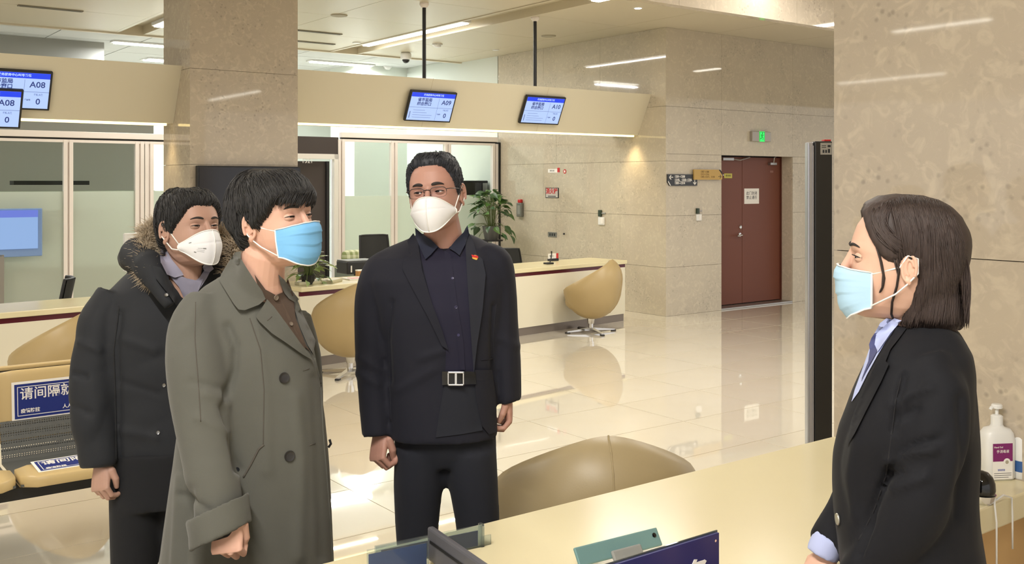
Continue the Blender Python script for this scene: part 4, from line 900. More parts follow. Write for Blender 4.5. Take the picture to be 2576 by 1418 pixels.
# navy desk sign
pB = PX(1700, 1380, 2.2); Mg = Matrix.Translation((PX(1806, 1338, 2.28).x, 2.28, TZ)) @ Matrix.Rotation(TH, 4, 'Z'); zt = PX(1806, 1338, 2.28).z-TZ
t = THING('desk_sign', 'navy desk sign with white characters at the bottom edge', 'sign', tuple(Mg.translation), TH)
OBJ('sign_panel', MB(Mg).box(-.42, 0, -.004, .004, .004, zt, bev=.001), M_SIGNB, t); OBJ('clear_edge', MB(Mg).box(-.424, .003, .004, .007, .0, zt+.003), M_ACRYL, t); OBJ('sign_foot', MB(Mg).box(-.42, 0, -.05, .05, 0, .004), M_ACRYL, t)
OBJ('screw', MB(Mg).lathe([(.003, 0), (.003, .002)], 10, Matrix.Translation((-.014, -.004, zt-.015)) @ Matrix.Rotation(PI/2, 4, 'X')), M_CHROME, t)
TEXT('政务服务', Mg @ Matrix.Translation((-.19, -.0045, zt-.085)) @ Matrix.Rotation(PI/2, 4, 'X'), .075, M_WPAPER, t, bold=.002, space=1.08)
# tablet on a stand, seen from behind
pT = PX(1650, 1326, 2.62); Mt = Matrix.Translation((pT.x, pT.y, pT.z)) @ Matrix.Rotation(TH-.06, 4, 'Z') @ Matrix.Rotation(math.radians(-32), 4, 'X')
t = THING('tablet', 'teal-backed tablet on a grey stand standing on the counter', 'tablet', (pT.x, pT.y, TZ))
hT = (pT.z-TZ)/math.cos(math.radians(32))-.012
OBJ('tablet_back', MB(Mt).box(-.27, 0, -.004, .004, -hT, 0, bev=.0035), mat('tablet_teal', (122, 160, 162), .3, metal=.3), t)
OBJ('tablet_screen', MB(Mt).box(-.262, -.008, .004, .0045, -hT+.008, -.008), M_GLOSSB, t)
OBJ('tablet_lens', MB(Mt).lathe([(.006, 0), (.006, .002), (.003, .0025)], 14, Matrix.Translation((-.018, -.004, -.018)) @ Matrix.Rotation(PI/2, 4, 'X')), M_GLOSSB, t)
OBJ('tablet_label', MB(Mt).box(-.24, -.18, -.0046, -.004, -.10, -.055), mat('label_beige', (196, 184, 160), .5), t)
OBJ('stand_plate', MB(Mt).box(-.17, -.075, -.014, -.004, -.12, -.03, bev=.004), mat('stand_grey', (140, 142, 140), .4), t)
OBJ('stand_leg', MB(Mt).box(-.14, -.10, -.018, -.010, -hT, -.06), MATS['stand_grey'], t)
# dark monitor seen almost edge-on
pA = PX(1082, 1322, 2.50); dirv = Vector((.50, -.866, 0)); ang = math.atan2(dirv.y, dirv.x)
Mm = Matrix.Translation((pA.x, pA.y, TZ)) @ Matrix.Rotation(ang, 4, 'Z'); zt = pA.z-TZ
t = THING('desktop_monitor', 'dark grey monitor seen edge-on at the bottom centre', 'monitor', tuple(Mm.translation), ang)
OBJ('screen_lid', MB(Mm).box(0, .33, -.009, .009, .012, zt, bev=.006), mat('laptop_grey', (84, 84, 90), .4), t); OBJ('screen_glass', MB(Mm).box(.01, .32, .009, .0105, .025, zt-.012), M_GLOSSB, t)
OBJ('monitor_foot', MB(Mm).box(.10, .23, -.05, .05, 0.0, .010, bev=.003).box(.15, .18, -.01, .012, .008, .03), MATS['laptop_grey'], t); OBJ('slot', MB(Mm).box(.02, .30, -.0108, -.0104, zt-.035, zt-.028), M_BLACK, t)
# acrylic leaflet holder with blue sheet
pA = PX(1212, 1320, 2.62); Ma = Matrix.Translation((pA.x, pA.y, TZ)) @ Matrix.Rotation(TH-.1, 4, 'Z'); zt = pA.z-TZ
t = THING('acrylic_holder', 'clear acrylic holder with a blue sheet behind the grey monitor', 'sign holder', tuple(Ma.translation), TH)
OBJ('acrylic_panel', MB(Ma).box(-.30, 0, -.004, -.001, 0, zt), M_ACRYL, t); OBJ('acrylic_panel', MB(Ma).box(-.30, 0, .003, .006, 0, zt), M_ACRYL, t)
OBJ('blue_sheet', MB(Ma).box(-.285, -.012, -.001, .001, .004, zt-.012), mat('sheet_blue', (72, 108, 178), .4), t)
OBJ('acrylic_rod', MB(Ma).box(-.006, .004, -.008, .010, 0, zt+.004, bev=.002), M_ACRYL, t); OBJ('side_tab', MB(Ma).box(.0, .028, 0, .003, 0, zt-.03), M_ACRYL, t)
pA = PX(1040, 1372, 2.42); Ma = Matrix.Translation((pA.x, pA.y, TZ)) @ Matrix.Rotation(TH-.12, 4, 'Z'); zt = pA.z-TZ
t = THING('acrylic_holder', 'clear acrylic holder with a blue leaflet left of the grey monitor', 'sign holder', tuple(Ma.translation), TH)
OBJ('acrylic_panel', MB(Ma).box(-.12, .04, -.003, 0, 0, zt+.012), M_ACRYL, t); OBJ('blue_leaflet', MB(Ma).box(-.115, .035, .0, .002, .004, zt), MATS['sheet_blue'], t)
pR = onz(1318, 1486, TZ); t = OBJ('red_stamp_pad', MB(Matrix.Translation((pR.x, pR.y, TZ)) @ Matrix.Rotation(TH, 4, 'Z')).box(-.02, .03, -.03, .03, 0, .03, bev=.004), M_RED, label='small red stamp pad at the bottom edge of the counter', cat='stamp pad')
OBJ('pad_lid', MB(Matrix.Translation((pR.x, pR.y, TZ)) @ Matrix.Rotation(TH, 4, 'Z')).box(-.021, .031, -.031, .031, .024, .034, bev=.003), M_RED, t)
# ================================================================ PEOPLE: tools
def ring_px(v, uL, uR, d, th, p=1.0, n=32, dz=0, tilt=0):
    """horizontal superelliptic ring seen between uL and uR at depth d, th = half thickness in metres"""
    lv = Vector(((uL+uR)/2-U0, F, 0)).normalized(); rv = Vector((lv.y, -lv.x, 0)); cx = ((uL+uR)/2-U0)/F*d; hw = (uR-uL)/2/F*d; z = CAMH-(v-HV)/F*d
    out = []
    for i in range(n):
        a = 2*PI*i/n; ca, sa = math.cos(a), math.sin(a)
        x = math.copysign(abs(ca)**p, ca)*hw; y = math.copysign(abs(sa)**p, sa)*th
        out.append(Vector((cx, d+dz, z))+rv*(x*rv.x)+lv*y)
    return out
def limb(mb, pts, n=18, flat=1.0):
    """pts: (u, v, d, half width in px)"""
    P = [PX(u, v, d) for u, v, d, r in pts]; R = [r/F*d for u, v, d, r in pts]
    # smooth the path
    Q, RR = [], []
    for i in range(len(P)-1):
        p0, p1, p2, p3 = P[max(i-1, 0)], P[i], P[i+1], P[min(i+2, len(P)-1)]
        for k in range(4):
            t = k/4; Q.append(.5*((2*p1)+(p2-p0)*t+(2*p0-5*p1+4*p2-p3)*t*t+(3*p1-p0-3*p2+p3)*t**3)); RR.append(R[i]*(1-t)+R[i+1]*t)
    Q.append(P[-1]); RR.append(R[-1])
    mb.tube(Q, RR, n, flat, ref=(0, 1, 0)); return mb
def cap_rings(mb, rings): mb.loft(rings); return mb
def folds(amp, sx, sz, seed=0, fine=.0):
    off = Vector((seed*3.1, seed*1.7, seed*.9))
    def f(co):
        q = Vector((co.x*sx, co.y*sx, co.z*sz))+off
        n1 = noise.noise(q); n2 = noise.noise(q*2.3+off)
        return amp*(abs(n1)*1.6-.35+.4*n2)
    return f
def ridges(lst, base=None, dmax=99):
    """soft folds: each is (polyline read off in pixels, height in metres, width in px) on the near side of a garment"""
    L_ = [([Vector(p) for p in pl], a, w_) for pl, a, w_ in lst]
    def f(co):
        d = base(co) if base else 0
        if co.y > dmax: return d
        q = Vector((U0+F*co.x/co.y, HV+F*(CAMH-co.z)/co.y))
        for pl, a, w_ in L_:
            best = 1e9
            for i in range(len(pl)-1):
                ab = pl[i+1]-pl[i]; t = max(0, min(1, (q-pl[i]).dot(ab)/ab.length_squared)); best = min(best, (q-pl[i]-ab*t).length)
            if best < 3*w_: d += a*math.exp(-(best/w_)**2)
        return d
    return f
def bvh_of(ob):
    me = ob.data; T = parent_matrix(ob)
    return BVHTree.FromPolygons([T @ v.co for v in me.vertices], [tuple(p.vertices) for p in me.polygons])
EYE = Vector((0, 0, CAMH))
def patch(poly, obs, off, th, m, name, parent, step=9, label=None, lift=None, smooth=True, flatten=0.0):
    """cloth piece whose outline is read off as pixels, laid on the surface of the garments obs and given thickness"""
    trees = obs
    pts = []; n = len(poly)
    for i in range(n):
        a, b = Vector(poly[i]), Vector(poly[(i+1) % n]); k = max(1, int((b-a).length/step))
        for j in range(k): pts.append(a+(b-a)*j/k)
    nb = len(pts)
    def inside(q):
        c = False
        for i in range(nb):
            a, b = pts[i], pts[(i+1) % nb]
            if (a.y > q.y) != (b.y > q.y) and q.x < (b.x-a.x)*(q.y-a.y)/(b.y-a.y)+a.x: c = not c
        return c
    xs = [p.x for p in pts]; ys = [p.y for p in pts]
    inner = []
    y = min(ys)+step/2; row = 0
    while y < max(ys):
        x = min(xs)+(step/2 if row % 2 else 0)
        while x < max(xs):
            q = Vector((x, y))
            if inside(q) and min((q-p).length for p in pts) > step*.5: inner.append(q)
            x += step
        y += step*.87; row += 1
    allp = pts+inner
    vs, es, fs, *_ = geometry.delaunay_2d_cdt([Vector((p.x, p.y)) for p in allp], [(i, (i+1) % nb) for i in range(nb)], [], 1, 1e-4)
    hits = []
    for p in vs:
        dr_ = (PX(p.x, p.y, 1)-EYE).normalized(); h = None
        for tr in trees:
            r = tr.ray_cast(EYE, dr_)
            if r[0] is not None and (h is None or r[3] < h): h = r[3]
        hits.append(h)
    good = [h for h in hits if h is not None]
    if not good: return None
    for i, h in enumerate(hits):
        if h is None:
            best = min(((vs[i]-vs[j]).length, hits[j]) for j in range(len(vs)) if hits[j] is not None and True) if any(x is not None for x in hits) else (0, good[0])
            hits[i] = -best[1]
    hits = [abs(h) for h in hits]
    # smooth depths so that the piece bridges small wrinkles
    nbr = [set() for _ in vs]
    for f in fs:
        for a in f:
            nbr[a] |= set(f)-{a}
    for _ in range(3):
        hits = [min(hits[i], .5*hits[i]+.5*sum(hits[j] for j in nbr[i])/len(nbr[i])) if nbr[i] else hits[i] for i in range(len(vs))]
    front, back = [], []
    for i, (p, h) in enumerate(zip(vs, hits)):
        dr_ = (PX(p.x, p.y, 1)-EYE).normalized(); e = lift(p) if lift else 0
        front.append(EYE+dr_*(h-off-e)); back.append(EYE+dr_*(h-off-e+th))
    N_ = len(vs); F_ = [tuple(f) for f in fs]
    # orient to the camera
    FF = []
    for f in F_:
        a, b, c = front[f[0]], front[f[1]], front[f[2]]
        FF.append(f if (b-a).cross(c-a).dot(EYE-a) > 0 else f[::-1])
    ed = {}
    for f in FF:
        for i in range(len(f)):
            e = (f[i], f[(i+1) % len(f)]); ed[e] = 1
    side = [(b, a, a+N_, b+N_) for (a, b) in ed if (b, a) not in ed]
    mb = MB(); mb.add(front+back, FF+[tuple(i+N_ for i in f[::-1]) for f in FF]+side)
    o = OBJ(name, mb, m, parent, label=label); autosmooth(o, 50); return o
def line_on(pts, obs, r, m, name, parent, off=0, step=8, label=None, smooth=True):
    """a seam, cord or strand following the garment along a pixel polyline"""
    P = []
    for i in range(len(pts)-1):
        a, b = Vector(pts[i]), Vector(pts[i+1]); k = max(1, int((b-a).length/step))
        for j in range(k): P.append(a+(b-a)*j/k)
    P.append(Vector(pts[-1])); W = []
    for p in P:
        dr_ = (PX(p.x, p.y, 1)-EYE).normalized(); h = None
        for tr in obs:
            q = tr.ray_cast(EYE, dr_)
            if q[0] is not None and (h is None or q[3] < h): h = q[3]
        if h is not None: W.append(EYE+dr_*(h-off))
    if len(W) < 2: return None
    return OBJ(name, MB().tube(W, r, 6), m, parent, smooth=smooth, label=label)
def disc_on(u, v, obs, r, h, m, name, parent, label=None, holes=True):
    dr_ = (PX(u, v, 1)-EYE).normalized(); best = None
    for tr in obs:
        q = tr.ray_cast(EYE, dr_)
        if q[0] is not None and (best is None or q[3] < best[3]): best = q
    if best is None: return None
    nn = best[1].normalized(); nn = nn if nn.dot(dr_) < 0 else -nn
    M = Matrix.Translation(best[0]+nn*.001) @ nn.to_track_quat('Z', 'Y').to_matrix().to_4x4()
    mb = MB(M).lathe([(r*.9, 0), (r, h*.5), (r*.93, h), (r*.6, h*.75), (.0005, h*.7)], 20)
    return OBJ(name, mb, m, parent, label=label)
# ---------------------------------------------------------------- heads
ZT_ = [-.122, -.117, -.108, -.092, -.072, -.05, -.03, -.01, .01, .035, .06, .08, .095, .105, .110]
WT_ = [.004, .026, .043, .056, .065, .0715, .0745, .0765, .077, .0755, .070, .061, .047, .030, .003]
FT_ = [.060, .077, .086, .0885, .0895, .0905, .091, .0925, .096, .094, .087, .075, .057, .034, .000]
BT_ = [.0, .0, .012, .042, .066, .082, .092, .098, .100, .098, .092, .080, .062, .040, .012]
def hinterp(z, T): return float(np.interp(z, ZT_, T))
def head_pt(az, z, off=0.0):
    """az 0 = face, +90 = local +x; z in head units"""
    w_, f, b = hinterp(z, WT_), hinterp(z, FT_), hinterp(z, BT_)
    s, c = math.sin(az), math.cos(az)
    p = .86
    x = math.copysign(abs(s)**p, s)*(w_+off)
    y = math.copysign(abs(c)**p, c)*((f if c > 0 else b)+off)
    return Vector((x, y, z))
def face_disp(x, y, z):
    if y < 0.02: return 0
    g = lambda cx, cz, sx, sz: math.exp(-((x-cx)/sx)**2-((z-cz)/sz)**2)
    d = 0
    for s in (-1, 1):
        d -= .0085*g(s*.031, -.002, .017, .011); d += .004*g(s*.030, .020, .022, .008); d += .004*g(s*.045, -.035, .02, .018)
        d -= .003*g(s*.045, -.075, .015, .02)
    d += .003*g(0, -.112, .02, .012); d -= .004*g(0, .004, .010, .014)*.5
    return d
def head_matrix(c, yaw, pitch=0, roll=0, s=1.0):
    f = Vector((math.sin(yaw), -math.cos(yaw), 0)); x = f.cross(Vector((0, 0, 1))); 
    R_ = Matrix((x, f, Vector((0, 0, 1)))).transposed().to_4x4()
    return Matrix.Translation(c) @ R_ @ Matrix.Rotation(pitch, 4, 'X') @ Matrix.Rotation(roll, 4, 'Y') @ Matrix.Scale(s, 4)
def head_geo(H, neck=None, neck_r=.056, ear=1.0):
    mb = MB(H); n = 64; rings = []
    for k in range(56):
        t = k/55; z = -.122+.232*(.5-.5*math.cos(PI*t)); r = []
        for i in range(n):
            az = 2*PI*i/n; p = head_pt(az, z); nrm = Vector((p.x, p.y, 0)); nrm = nrm.normalized() if nrm.length > 1e-5 else Vector((0, 1, 0))
            r.append(p+nrm*face_disp(p.x, p.y, p.z))
        rings.append(r)
    mb.loft(rings)
    # nose
    mb.tube([(0, .088, .012), (0, .0955, -.006), (0, .103, -.024), (0, .108, -.038), (0, .102, -.05)], [.0085, .0085, .0095, .0125, .008], 12)
    for s in (-1, 1): mb.ball((s*.0115, .099, -.043), (.0085, .010, .0075), 10)
    # lips
    mb.tube([(-.024, .082, -.071), (-.012, .0895, -.068), (0, .0915, -.069), (.012, .0895, -.068), (.024, .082, -.071)], [.002, .0045, .005, .0045, .002], 8)
    mb.tube([(-.022, .082, -.073), (-.010, .0885, -.078), (0, .0895, -.079), (.010, .0885, -.078), (.022, .082, -.073)], [.002, .0045, .0055, .0045, .002], 8)
    # ears
    for s in (-1, 1):
        E = Matrix.Translation((s*.0745, -.012, -.014)) @ Matrix.Rotation(s*math.radians(20), 4, 'Z') @ Matrix.Rotation(math.radians(-8), 4, 'X') @ Matrix.Scale(ear, 4)
        pts = [(s*.011, math.cos(a)*.0155-.003*math.sin(a), math.sin(a)*.030+.002) for a in [math.radians(x) for x in range(-80, 231, 20)]]
        mb.tube(pts, [.0035+.0012*math.sin(i/15*PI) for i in range(len(pts))], 8, M=E)
        mb.tube([(s*.010, math.cos(a)*.008-.001, math.sin(a)*.019+.002) for a in [math.radians(x) for x in range(-60, 200, 26)]], .0026, 6, M=E)
        mb.ball((s*.003, -.0, .001), (.0055, .0125, .027), 12, M=E); mb.ball((s*.009, .004, -.027), (.0045, .007, .009), 10, M=E)
        mb.ball((s*.008, .011, -.004), (.004, .004, .007), 8, M=E)
    if neck is not None:
        top = H @ Vector((0, -.018, -.060)); pts = [top]+[Vector(p) for p in neck]
        m = len(pts); mb2 = MB(); 
        mb2.tube(pts, [neck_r*.98]+[neck_r*(1+.25*max(0, (i-1)/(m-1))) for i in range(1, m)], 24, ref=(0, 1, 0)); mb.v += mb2.v; mb.f += [tuple(i+len(mb.v)-len(mb2.v) for i in f) for f in mb2.f]
    return mb
M_SKIN = None
def skin(name, c, c2):
    m = mat(name, c, .5, var=(7, c2), bump=(260, .06, .001), spec=.35)
    b = m.node_tree.nodes['Principled BSDF']; b.inputs['Subsurface Weight'].default_value = .12; b.inputs['Subsurface Radius'].default_value = (.012, .005, .003); b.inputs['Subsurface Scale'].default_value = .5
    return m
M_EYEW = mat('eye_white', (214, 206, 200), .25); M_IRIS = mat('dark_iris', (36, 24, 20), .12); M_BROW = mat('brow_hair', (44, 38, 36), .8)
def eyes(H, P, msk, open_=1.0, brow=1.0, look=(0, 0), lash=False, sides=(-1, 1)):
    for s in sides:
        c = Vector((s*.0315, .0755, -.003)); R_ = .0125
        e = OBJ('eyeball', MB(H).ball(c, R_, 20), M_EYEW, P, smooth=True)
        dl_ = Vector((look[0]+s*.05, 1, look[1])).normalized()
        Mi = H @ Matrix.Translation(c+dl_*(R_*.90)) @ dl_.to_track_quat('Z', 'Y').to_matrix().to_4x4()
        OBJ('iris', MB(Mi).lathe([(.0060, -.001), (.0056, .0006), (.003, .0013), (.0002, .0016)], 18), M_IRIS, e, smooth=True)
        for up in (1, -1):
            def lid(u, v):
                lon = (u-.5)*2; xx = lon*.0165
                edge = (1-lon*lon)*(.0042*open_ if up > 0 else -.0030*open_)+s*lon*.0008
                zz = edge+up*v*.0105
                rr = R_+.0016
                yy = math.sqrt(max(rr*rr-(xx*.72)**2-min(abs(zz), rr*.95)**2, 1e-7))
                return c+Vector((xx, yy-.005*abs(lon)**3-.005*v*v, zz))
            g = MB(H).grid(lid, 15, 7); g.grid(lambda u, v: lid(u, v)+Vector((0, -.0014, 0)), 15, 7, flip=True)
            OBJ('upper_eyelid' if up > 0 else 'lower_eyelid', g, msk, P, smooth=True)
            if up > 0 and lash: OBJ('eyelash', MB(H).tube([lid(k/8, 0)+Vector((s*.003*(k/8-.5)*2, .0045, .0012)) for k in range(9)], [.0004]+[.0009]*7+[.0004], 6), M_BROW, P)
            if up > 0: OBJ('lash_line', MB(H).tube([lid(k/10, 0)+Vector((0, .0006, 0)) for k in range(11)], [.0004]+[.0009 if not lash else .0013]*9+[.0006], 6), M_BROW, P)
        pts = []
        for k in range(9):
            t = k/8; x = s*(.014+.036*t); z = .0185+.005*math.sin(t*PI*.75)-.004*t*t
            az = math.atan2(x, .09); w_, f = hinterp(z, WT_), hinterp(z, FT_)
            y = f*(1-min(.98, abs(x)/w_)**2.32)**(1/2.32)
            pts.append(Vector((x, y+.0035, z)))
        OBJ('eyebrow', MB(H).tube(pts, [.0020*brow, .0034*brow, .0038*brow, .0038*brow, .0036*brow, .0032*brow, .0027*brow, .002*brow, .0008], 8, flat=1.0), M_BROW, P, smooth=True)
def hair_mat(name, c, c2):
    m = bpy.data.materials.new(name); m.use_nodes = True; nt = m.node_tree; b = nt.nodes['Principled BSDF']; L = nt.links.new; N = nt.nodes.new
    tc = N('ShaderNodeTexCoord'); mp = N('ShaderNodeMapping'); mp.inputs['Scale'].default_value = (140, 140, 9); n = N('ShaderNodeTexNoise'); n.inputs['Scale'].default_value = 1.0
    L(tc.outputs['Object'], mp.inputs[0]); L(mp.outputs[0], n.inputs['Vector'])
    mx = N('ShaderNodeMix'); mx.data_type = 'RGBA'; mx.inputs[6].default_value = lin(c); mx.inputs[7].default_value = lin(c2); L(n.outputs['Fac'], mx.inputs[0]); L(mx.outputs[2], b.inputs['Base Color'])
    bp = N('ShaderNodeBump'); bp.inputs['Strength'].default_value = .35; bp.inputs['Distance'].default_value = .003; L(n.outputs['Fac'], bp.inputs['Height']); L(bp.outputs[0], b.inputs['Normal'])
    b.inputs['Roughness'].default_value = .55; b.inputs['Specular IOR Level'].default_value = .35; return m
def hair_cap(H, P, m, line, thick, seed=1, strands=900, slen=.04, swirl=0.0, label=None, down=.6, wid=.0016, rough=.004):
    """line(az) -> lowest z of the hair; thick(az, z) -> thickness above the scalp"""
    rnd = random.Random(seed)
    def T_(az, z):
        zl = line(az); k = (z-zl)/.012
        return thick(az, z)*max(0, min(1, k))**.6-(.006 if k < 0 else 0)
    def pt(az, z, extra=0):
        t = T_(az, min(z, .110)); p = head_pt(az, min(z, .1099), max(-.01, t*1.0)+extra)
        k = max(0, (z-.02)/.09); p.z = z+max(0, t)*k*k*.95+extra*k
        p += Vector((noise.noise(Vector((p.x*60, p.y*60, seed)))*rough*.5,)*3)*(1 if t > .004 else 0)
        return p
    mb = MB(H); n = 72; rings = []
    for k in range(44):
        z = -.095+.2049*math.sin(PI/2*k/43); rings.append([pt(2*PI*i/n, z) for i in range(n)])
    mb.loft(rings)
    # strands lying along the growth direction
    st = MB(H)
    for _ in range(strands):
        z = -.08+.19*rnd.random()**.55; az = rnd.uniform(0, 2*PI)
        if z < line(az)+.004: continue
        th_ = T_(az, z)
        if th_ < .002: continue
        L_ = slen*rnd.uniform(.6, 1.2); a, zz = az, z; P_ = []
        fwd = -math.sin(az)*.0
        for k in range(5):
            kk = k/4; lift = .001+rough*rnd.uniform(.1, .7)*(math.sin(PI*kk)*.5+.5*kk)
            P_.append(pt(a, max(zz, line(a)-.008), lift))
            dz_ = -down*L_/4*(1.1 if zz < .09 else .35); zz += dz_
            da = (L_/4/.085)*(swirl+.5*(-math.sin(a))*(1 if zz > .05 else .25)); a += da
        r = wid*rnd.uniform(.6, 1.2); st.tube(P_, [r*.7, r, r, r*.7, r*.15], 4, flat=.5)
    o = OBJ('hair', join_meshes([mesh_from(mb.v, mb.f), mesh_from(st.v, st.f)]), m, P, label=label)
    return o
# masks ---------------------------------------------------------------
M_MBLUE = mat('mask_blue', (116, 178, 226), .75, bump=(220, .12, .001)); M_MBLUE2 = mat('mask_pale_blue', (172, 208, 232), .75, bump=(220, .12, .001))
M_MWH = mat('mask_white', (230, 230, 232), .75, bump=(220, .12, .001)); M_LOOP = mat('ear_loop', (236, 234, 230), .7)
def surgical(H, P, m, m_edge, tilt=0):
    prof_z = [-.022, -.034, -.05, -.066, -.082, -.100, -.117, -.128]
    prof_y = [.1185, .1245, .124, .120, .117, .113, .105, .093]
    def f(u, v, off=0):
        s = (u-.5)*2; zc = np.interp(v, np.linspace(0, 1, 8), prof_z); yc = np.interp(v, np.linspace(0, 1, 8), prof_y)
        ztop, zbot = -.028, -.096
        zs = ztop+(zbot-ztop)*v; k = abs(s)**1.7; z = zc*(1-k)+zs*k
        wv = .0655-.004*abs(v-.4)
        a = s*math.radians(66); x = math.sin(a)/math.sin(math.radians(66))*wv
        y0 = .052+.004*(1-v); y = y0+(yc-y0)*(1-abs(s)**2.2)**.66
        pl = .0030*(((v*3.6) % 1)-.5)*(1-abs(s)**3)*(1 if .14 < v < .92 else 0)
        return Vector((x, y+pl+off, z+.0025*noise.noise(Vector((s*3, v*3, 1)))))
    g = MB(H).grid(f, 33, 41); g.grid(lambda u, v: f(u, v, -.0018), 33, 41, flip=True)
    o = OBJ('face_mask', g, m, P, smooth=True, label='light blue pleated surgical mask')
    OBJ('mask_edge', MB(H).tube([f(k/24, 0, .0006) for k in range(25)], .0026, 6, flat=.6).tube([f(k/24, 1, .0006) for k in range(25)], .002, 6).tube([f(0, k/12, .0004) for k in range(13)], .002, 6).tube([f(1, k/12, .0004) for k in range(13)], .002, 6), m_edge, o, smooth=True)
    for s in (0, 1):
        sg = -1 if s == 0 else 1
        OBJ('ear_loop', MB(H).tube([f(s, .06, .001), (sg*.0785, .008, -.012), (sg*.0845, -.004, .012), (sg*.088, -.022, .008), (sg*.087, -.024, -.02), (sg*.082, -.006, -.044), (sg*.0745, .012, -.064), f(s, .95, .001)], .0017, 8), M_LOOP, o, smooth=True)
    return o
def kn95(H, P, prints=True):
    def f(u, v, off=0):
        s = (u-.5)*2; k = abs(s)
        zt, zb = -.019-.034*k**2.6, -.124+.050*k**2.3
        z = zt+(zb-zt)*v
        ridge = .134-.064*(v-.5)**2-.010*v
        y0 = .042; y = y0+(ridge-y0)*(1-k**1.8)**.66
        wv = .073*(1-.10*(abs(v-.5)*2)**2)
        x = s*wv*(1-.10*(1-k)*k)
        y -= .0025*math.exp(-((k)/.03)**2)*-1
        y -= .0022*math.exp(-((v-.36-.05*s)/.02)**2)*(k < .75)
        return Vector((x, y+off, z))
    g = MB(H).grid(f, 41, 33); g.grid(lambda u, v: f(u, v, -.002), 41, 33, flip=True)
    o = OBJ('face_mask', g, M_MWH, P, smooth=True, label='white folded respirator mask')
    OBJ('mask_edge', MB(H).tube([f(k/24, 0, .0004) for k in range(25)]+[f(1, k/8, .0004) for k in range(1, 9)]+[f(1-k/24, 1, .0004) for k in range(1, 25)]+[f(0, 1-k/8, .0004) for k in range(1, 8)], .0022, 6), M_LOOP, o, smooth=True)
    OBJ('mask_seam', MB(H).tube([f(.5, k/14, .0004) for k in range(15)], .0013, 6), M_LOOP, o, smooth=True)
    for s, sg in ((0, -1), (1, 1)):
        OBJ('ear_loop', MB(H).tube([f(s, .1, .001), (sg*.079, .010, -.010), (sg*.0845, -.004, .013), (sg*.088, -.022, .008), (sg*.087, -.024, -.02), (sg*.081, -.004, -.044), (sg*.075, .014, -.066), f(s, .9, .001)], .0019, 8), M_LOOP, o, smooth=True)
    return o, f
# hands ---------------------------------------------------------------
def hand_geo(mb, W, fw, up, s=1.0, curl=1.0, thumb_side=1, spread=0.0, thumb_curl=.6):
    """W wrist point, fw = direction of the fingers, up = back of the hand, thumb_side = +1/-1 along side"""
    fw = Vector(fw).normalized(); up = Vector(up); up = (up-fw*up.dot(fw)).normalized(); sd = fw.cross(up).normalized()*thumb_side
    T = Matrix((sd, fw, up)).transposed().to_4x4(); T = Matrix.Translation(W) @ T @ Matrix.Scale(s, 4)
    # palm: flattened loft, narrow at the wrist
    rings = []
    for y, w_, t, x in ((-.05, .026, .020, 0), (-.02, .026, .019, 0), (0, .028, .018, 0), (.025, .036, .017, .002), (.055, .041, .0155, 0), (.080, .041, .0135, -.002), (.090, .038, .011, -.002)):
        rings.append([Vector((x+math.copysign(abs(math.cos(a))**.8, math.cos(a))*w_, y, math.sin(a)*t)) for a in [2*PI*i/20 for i in range(20)]])
    mb.loft(rings, T)
    for k, (x, ln, r, y0) in enumerate(((.030, .070, .0088, .082), (.010, .078, .0092, .088), (-.010, .073, .0088, .085), (-.029, .057, .0078, .078))):
        seg = [ln*.45, ln*.31, ln*.27]; a = math.radians(12)*curl*.6+math.radians(4); p = Vector((x, y0-.022, 0)); pts = [p.copy(), Vector((x, y0, .001))]; p = pts[-1].copy(); c = curl*(1+.07*k)
        for j, sg in enumerate(seg):
            a += math.radians((48, 62, 38)[j])*c*(.9 if j else .75)
            dx = spread*(k-1.5)*-.12
            p = p+Vector((dx*sg, math.cos(a)*sg, -math.sin(a)*sg)); pts.append(p.copy())
        Q = []
        for i in range(len(pts)-1): Q += [pts[i], (pts[i]+pts[i+1])/2]
        Q.append(pts[-1]); rr = [r*1.05, r*1.05, r*1.12, r, r*1.04, r*.95, r*.97, r*.88, r*.72]
        mb.tube(Q, rr[:len(Q)], 12, M=T, ref=(1, 0, 0)); mb.ball(pts[-1], r*.74, 10, M=T)
    tb = [Vector((.020, .010, -.006)), Vector((.038, .030, -.012)), Vector((.048-.010*thumb_curl, .056, -.020-.006*thumb_curl)), Vector((.046-.022*thumb_curl, .080, -.028-.012*thumb_curl))]
    Q = [tb[0], tb[1], (tb[1]+tb[2])/2, tb[2], (tb[2]+tb[3])/2, tb[3]]
    mb.tube(Q, [.014, .0135, .0115, .0118, .0105, .0085], 12, M=T, ref=(1, 0, 0)); mb.ball(tb[3], .0085, 10, M=T)
    return T
def cloth(name, c, rough=.85, sc=900, st=.25, var=None, sheen=.03):
    return mat(name, c, rough, bump=(sc, st, .0008), spec=.25, var=var, sheen=sheen)
def person_body(parts, coarse, skin_m, label, origin):
    """parts: fine meshes (head, hands); coarse: limbs and trunk under the clothes -> one mesh"""
    ms = [remesh(p, .0020, 2) for p in parts]+[remesh(coarse, .012, 3)]
    return OBJ('person', join_meshes(ms), skin_m, origin=origin, label=label, cat='person')
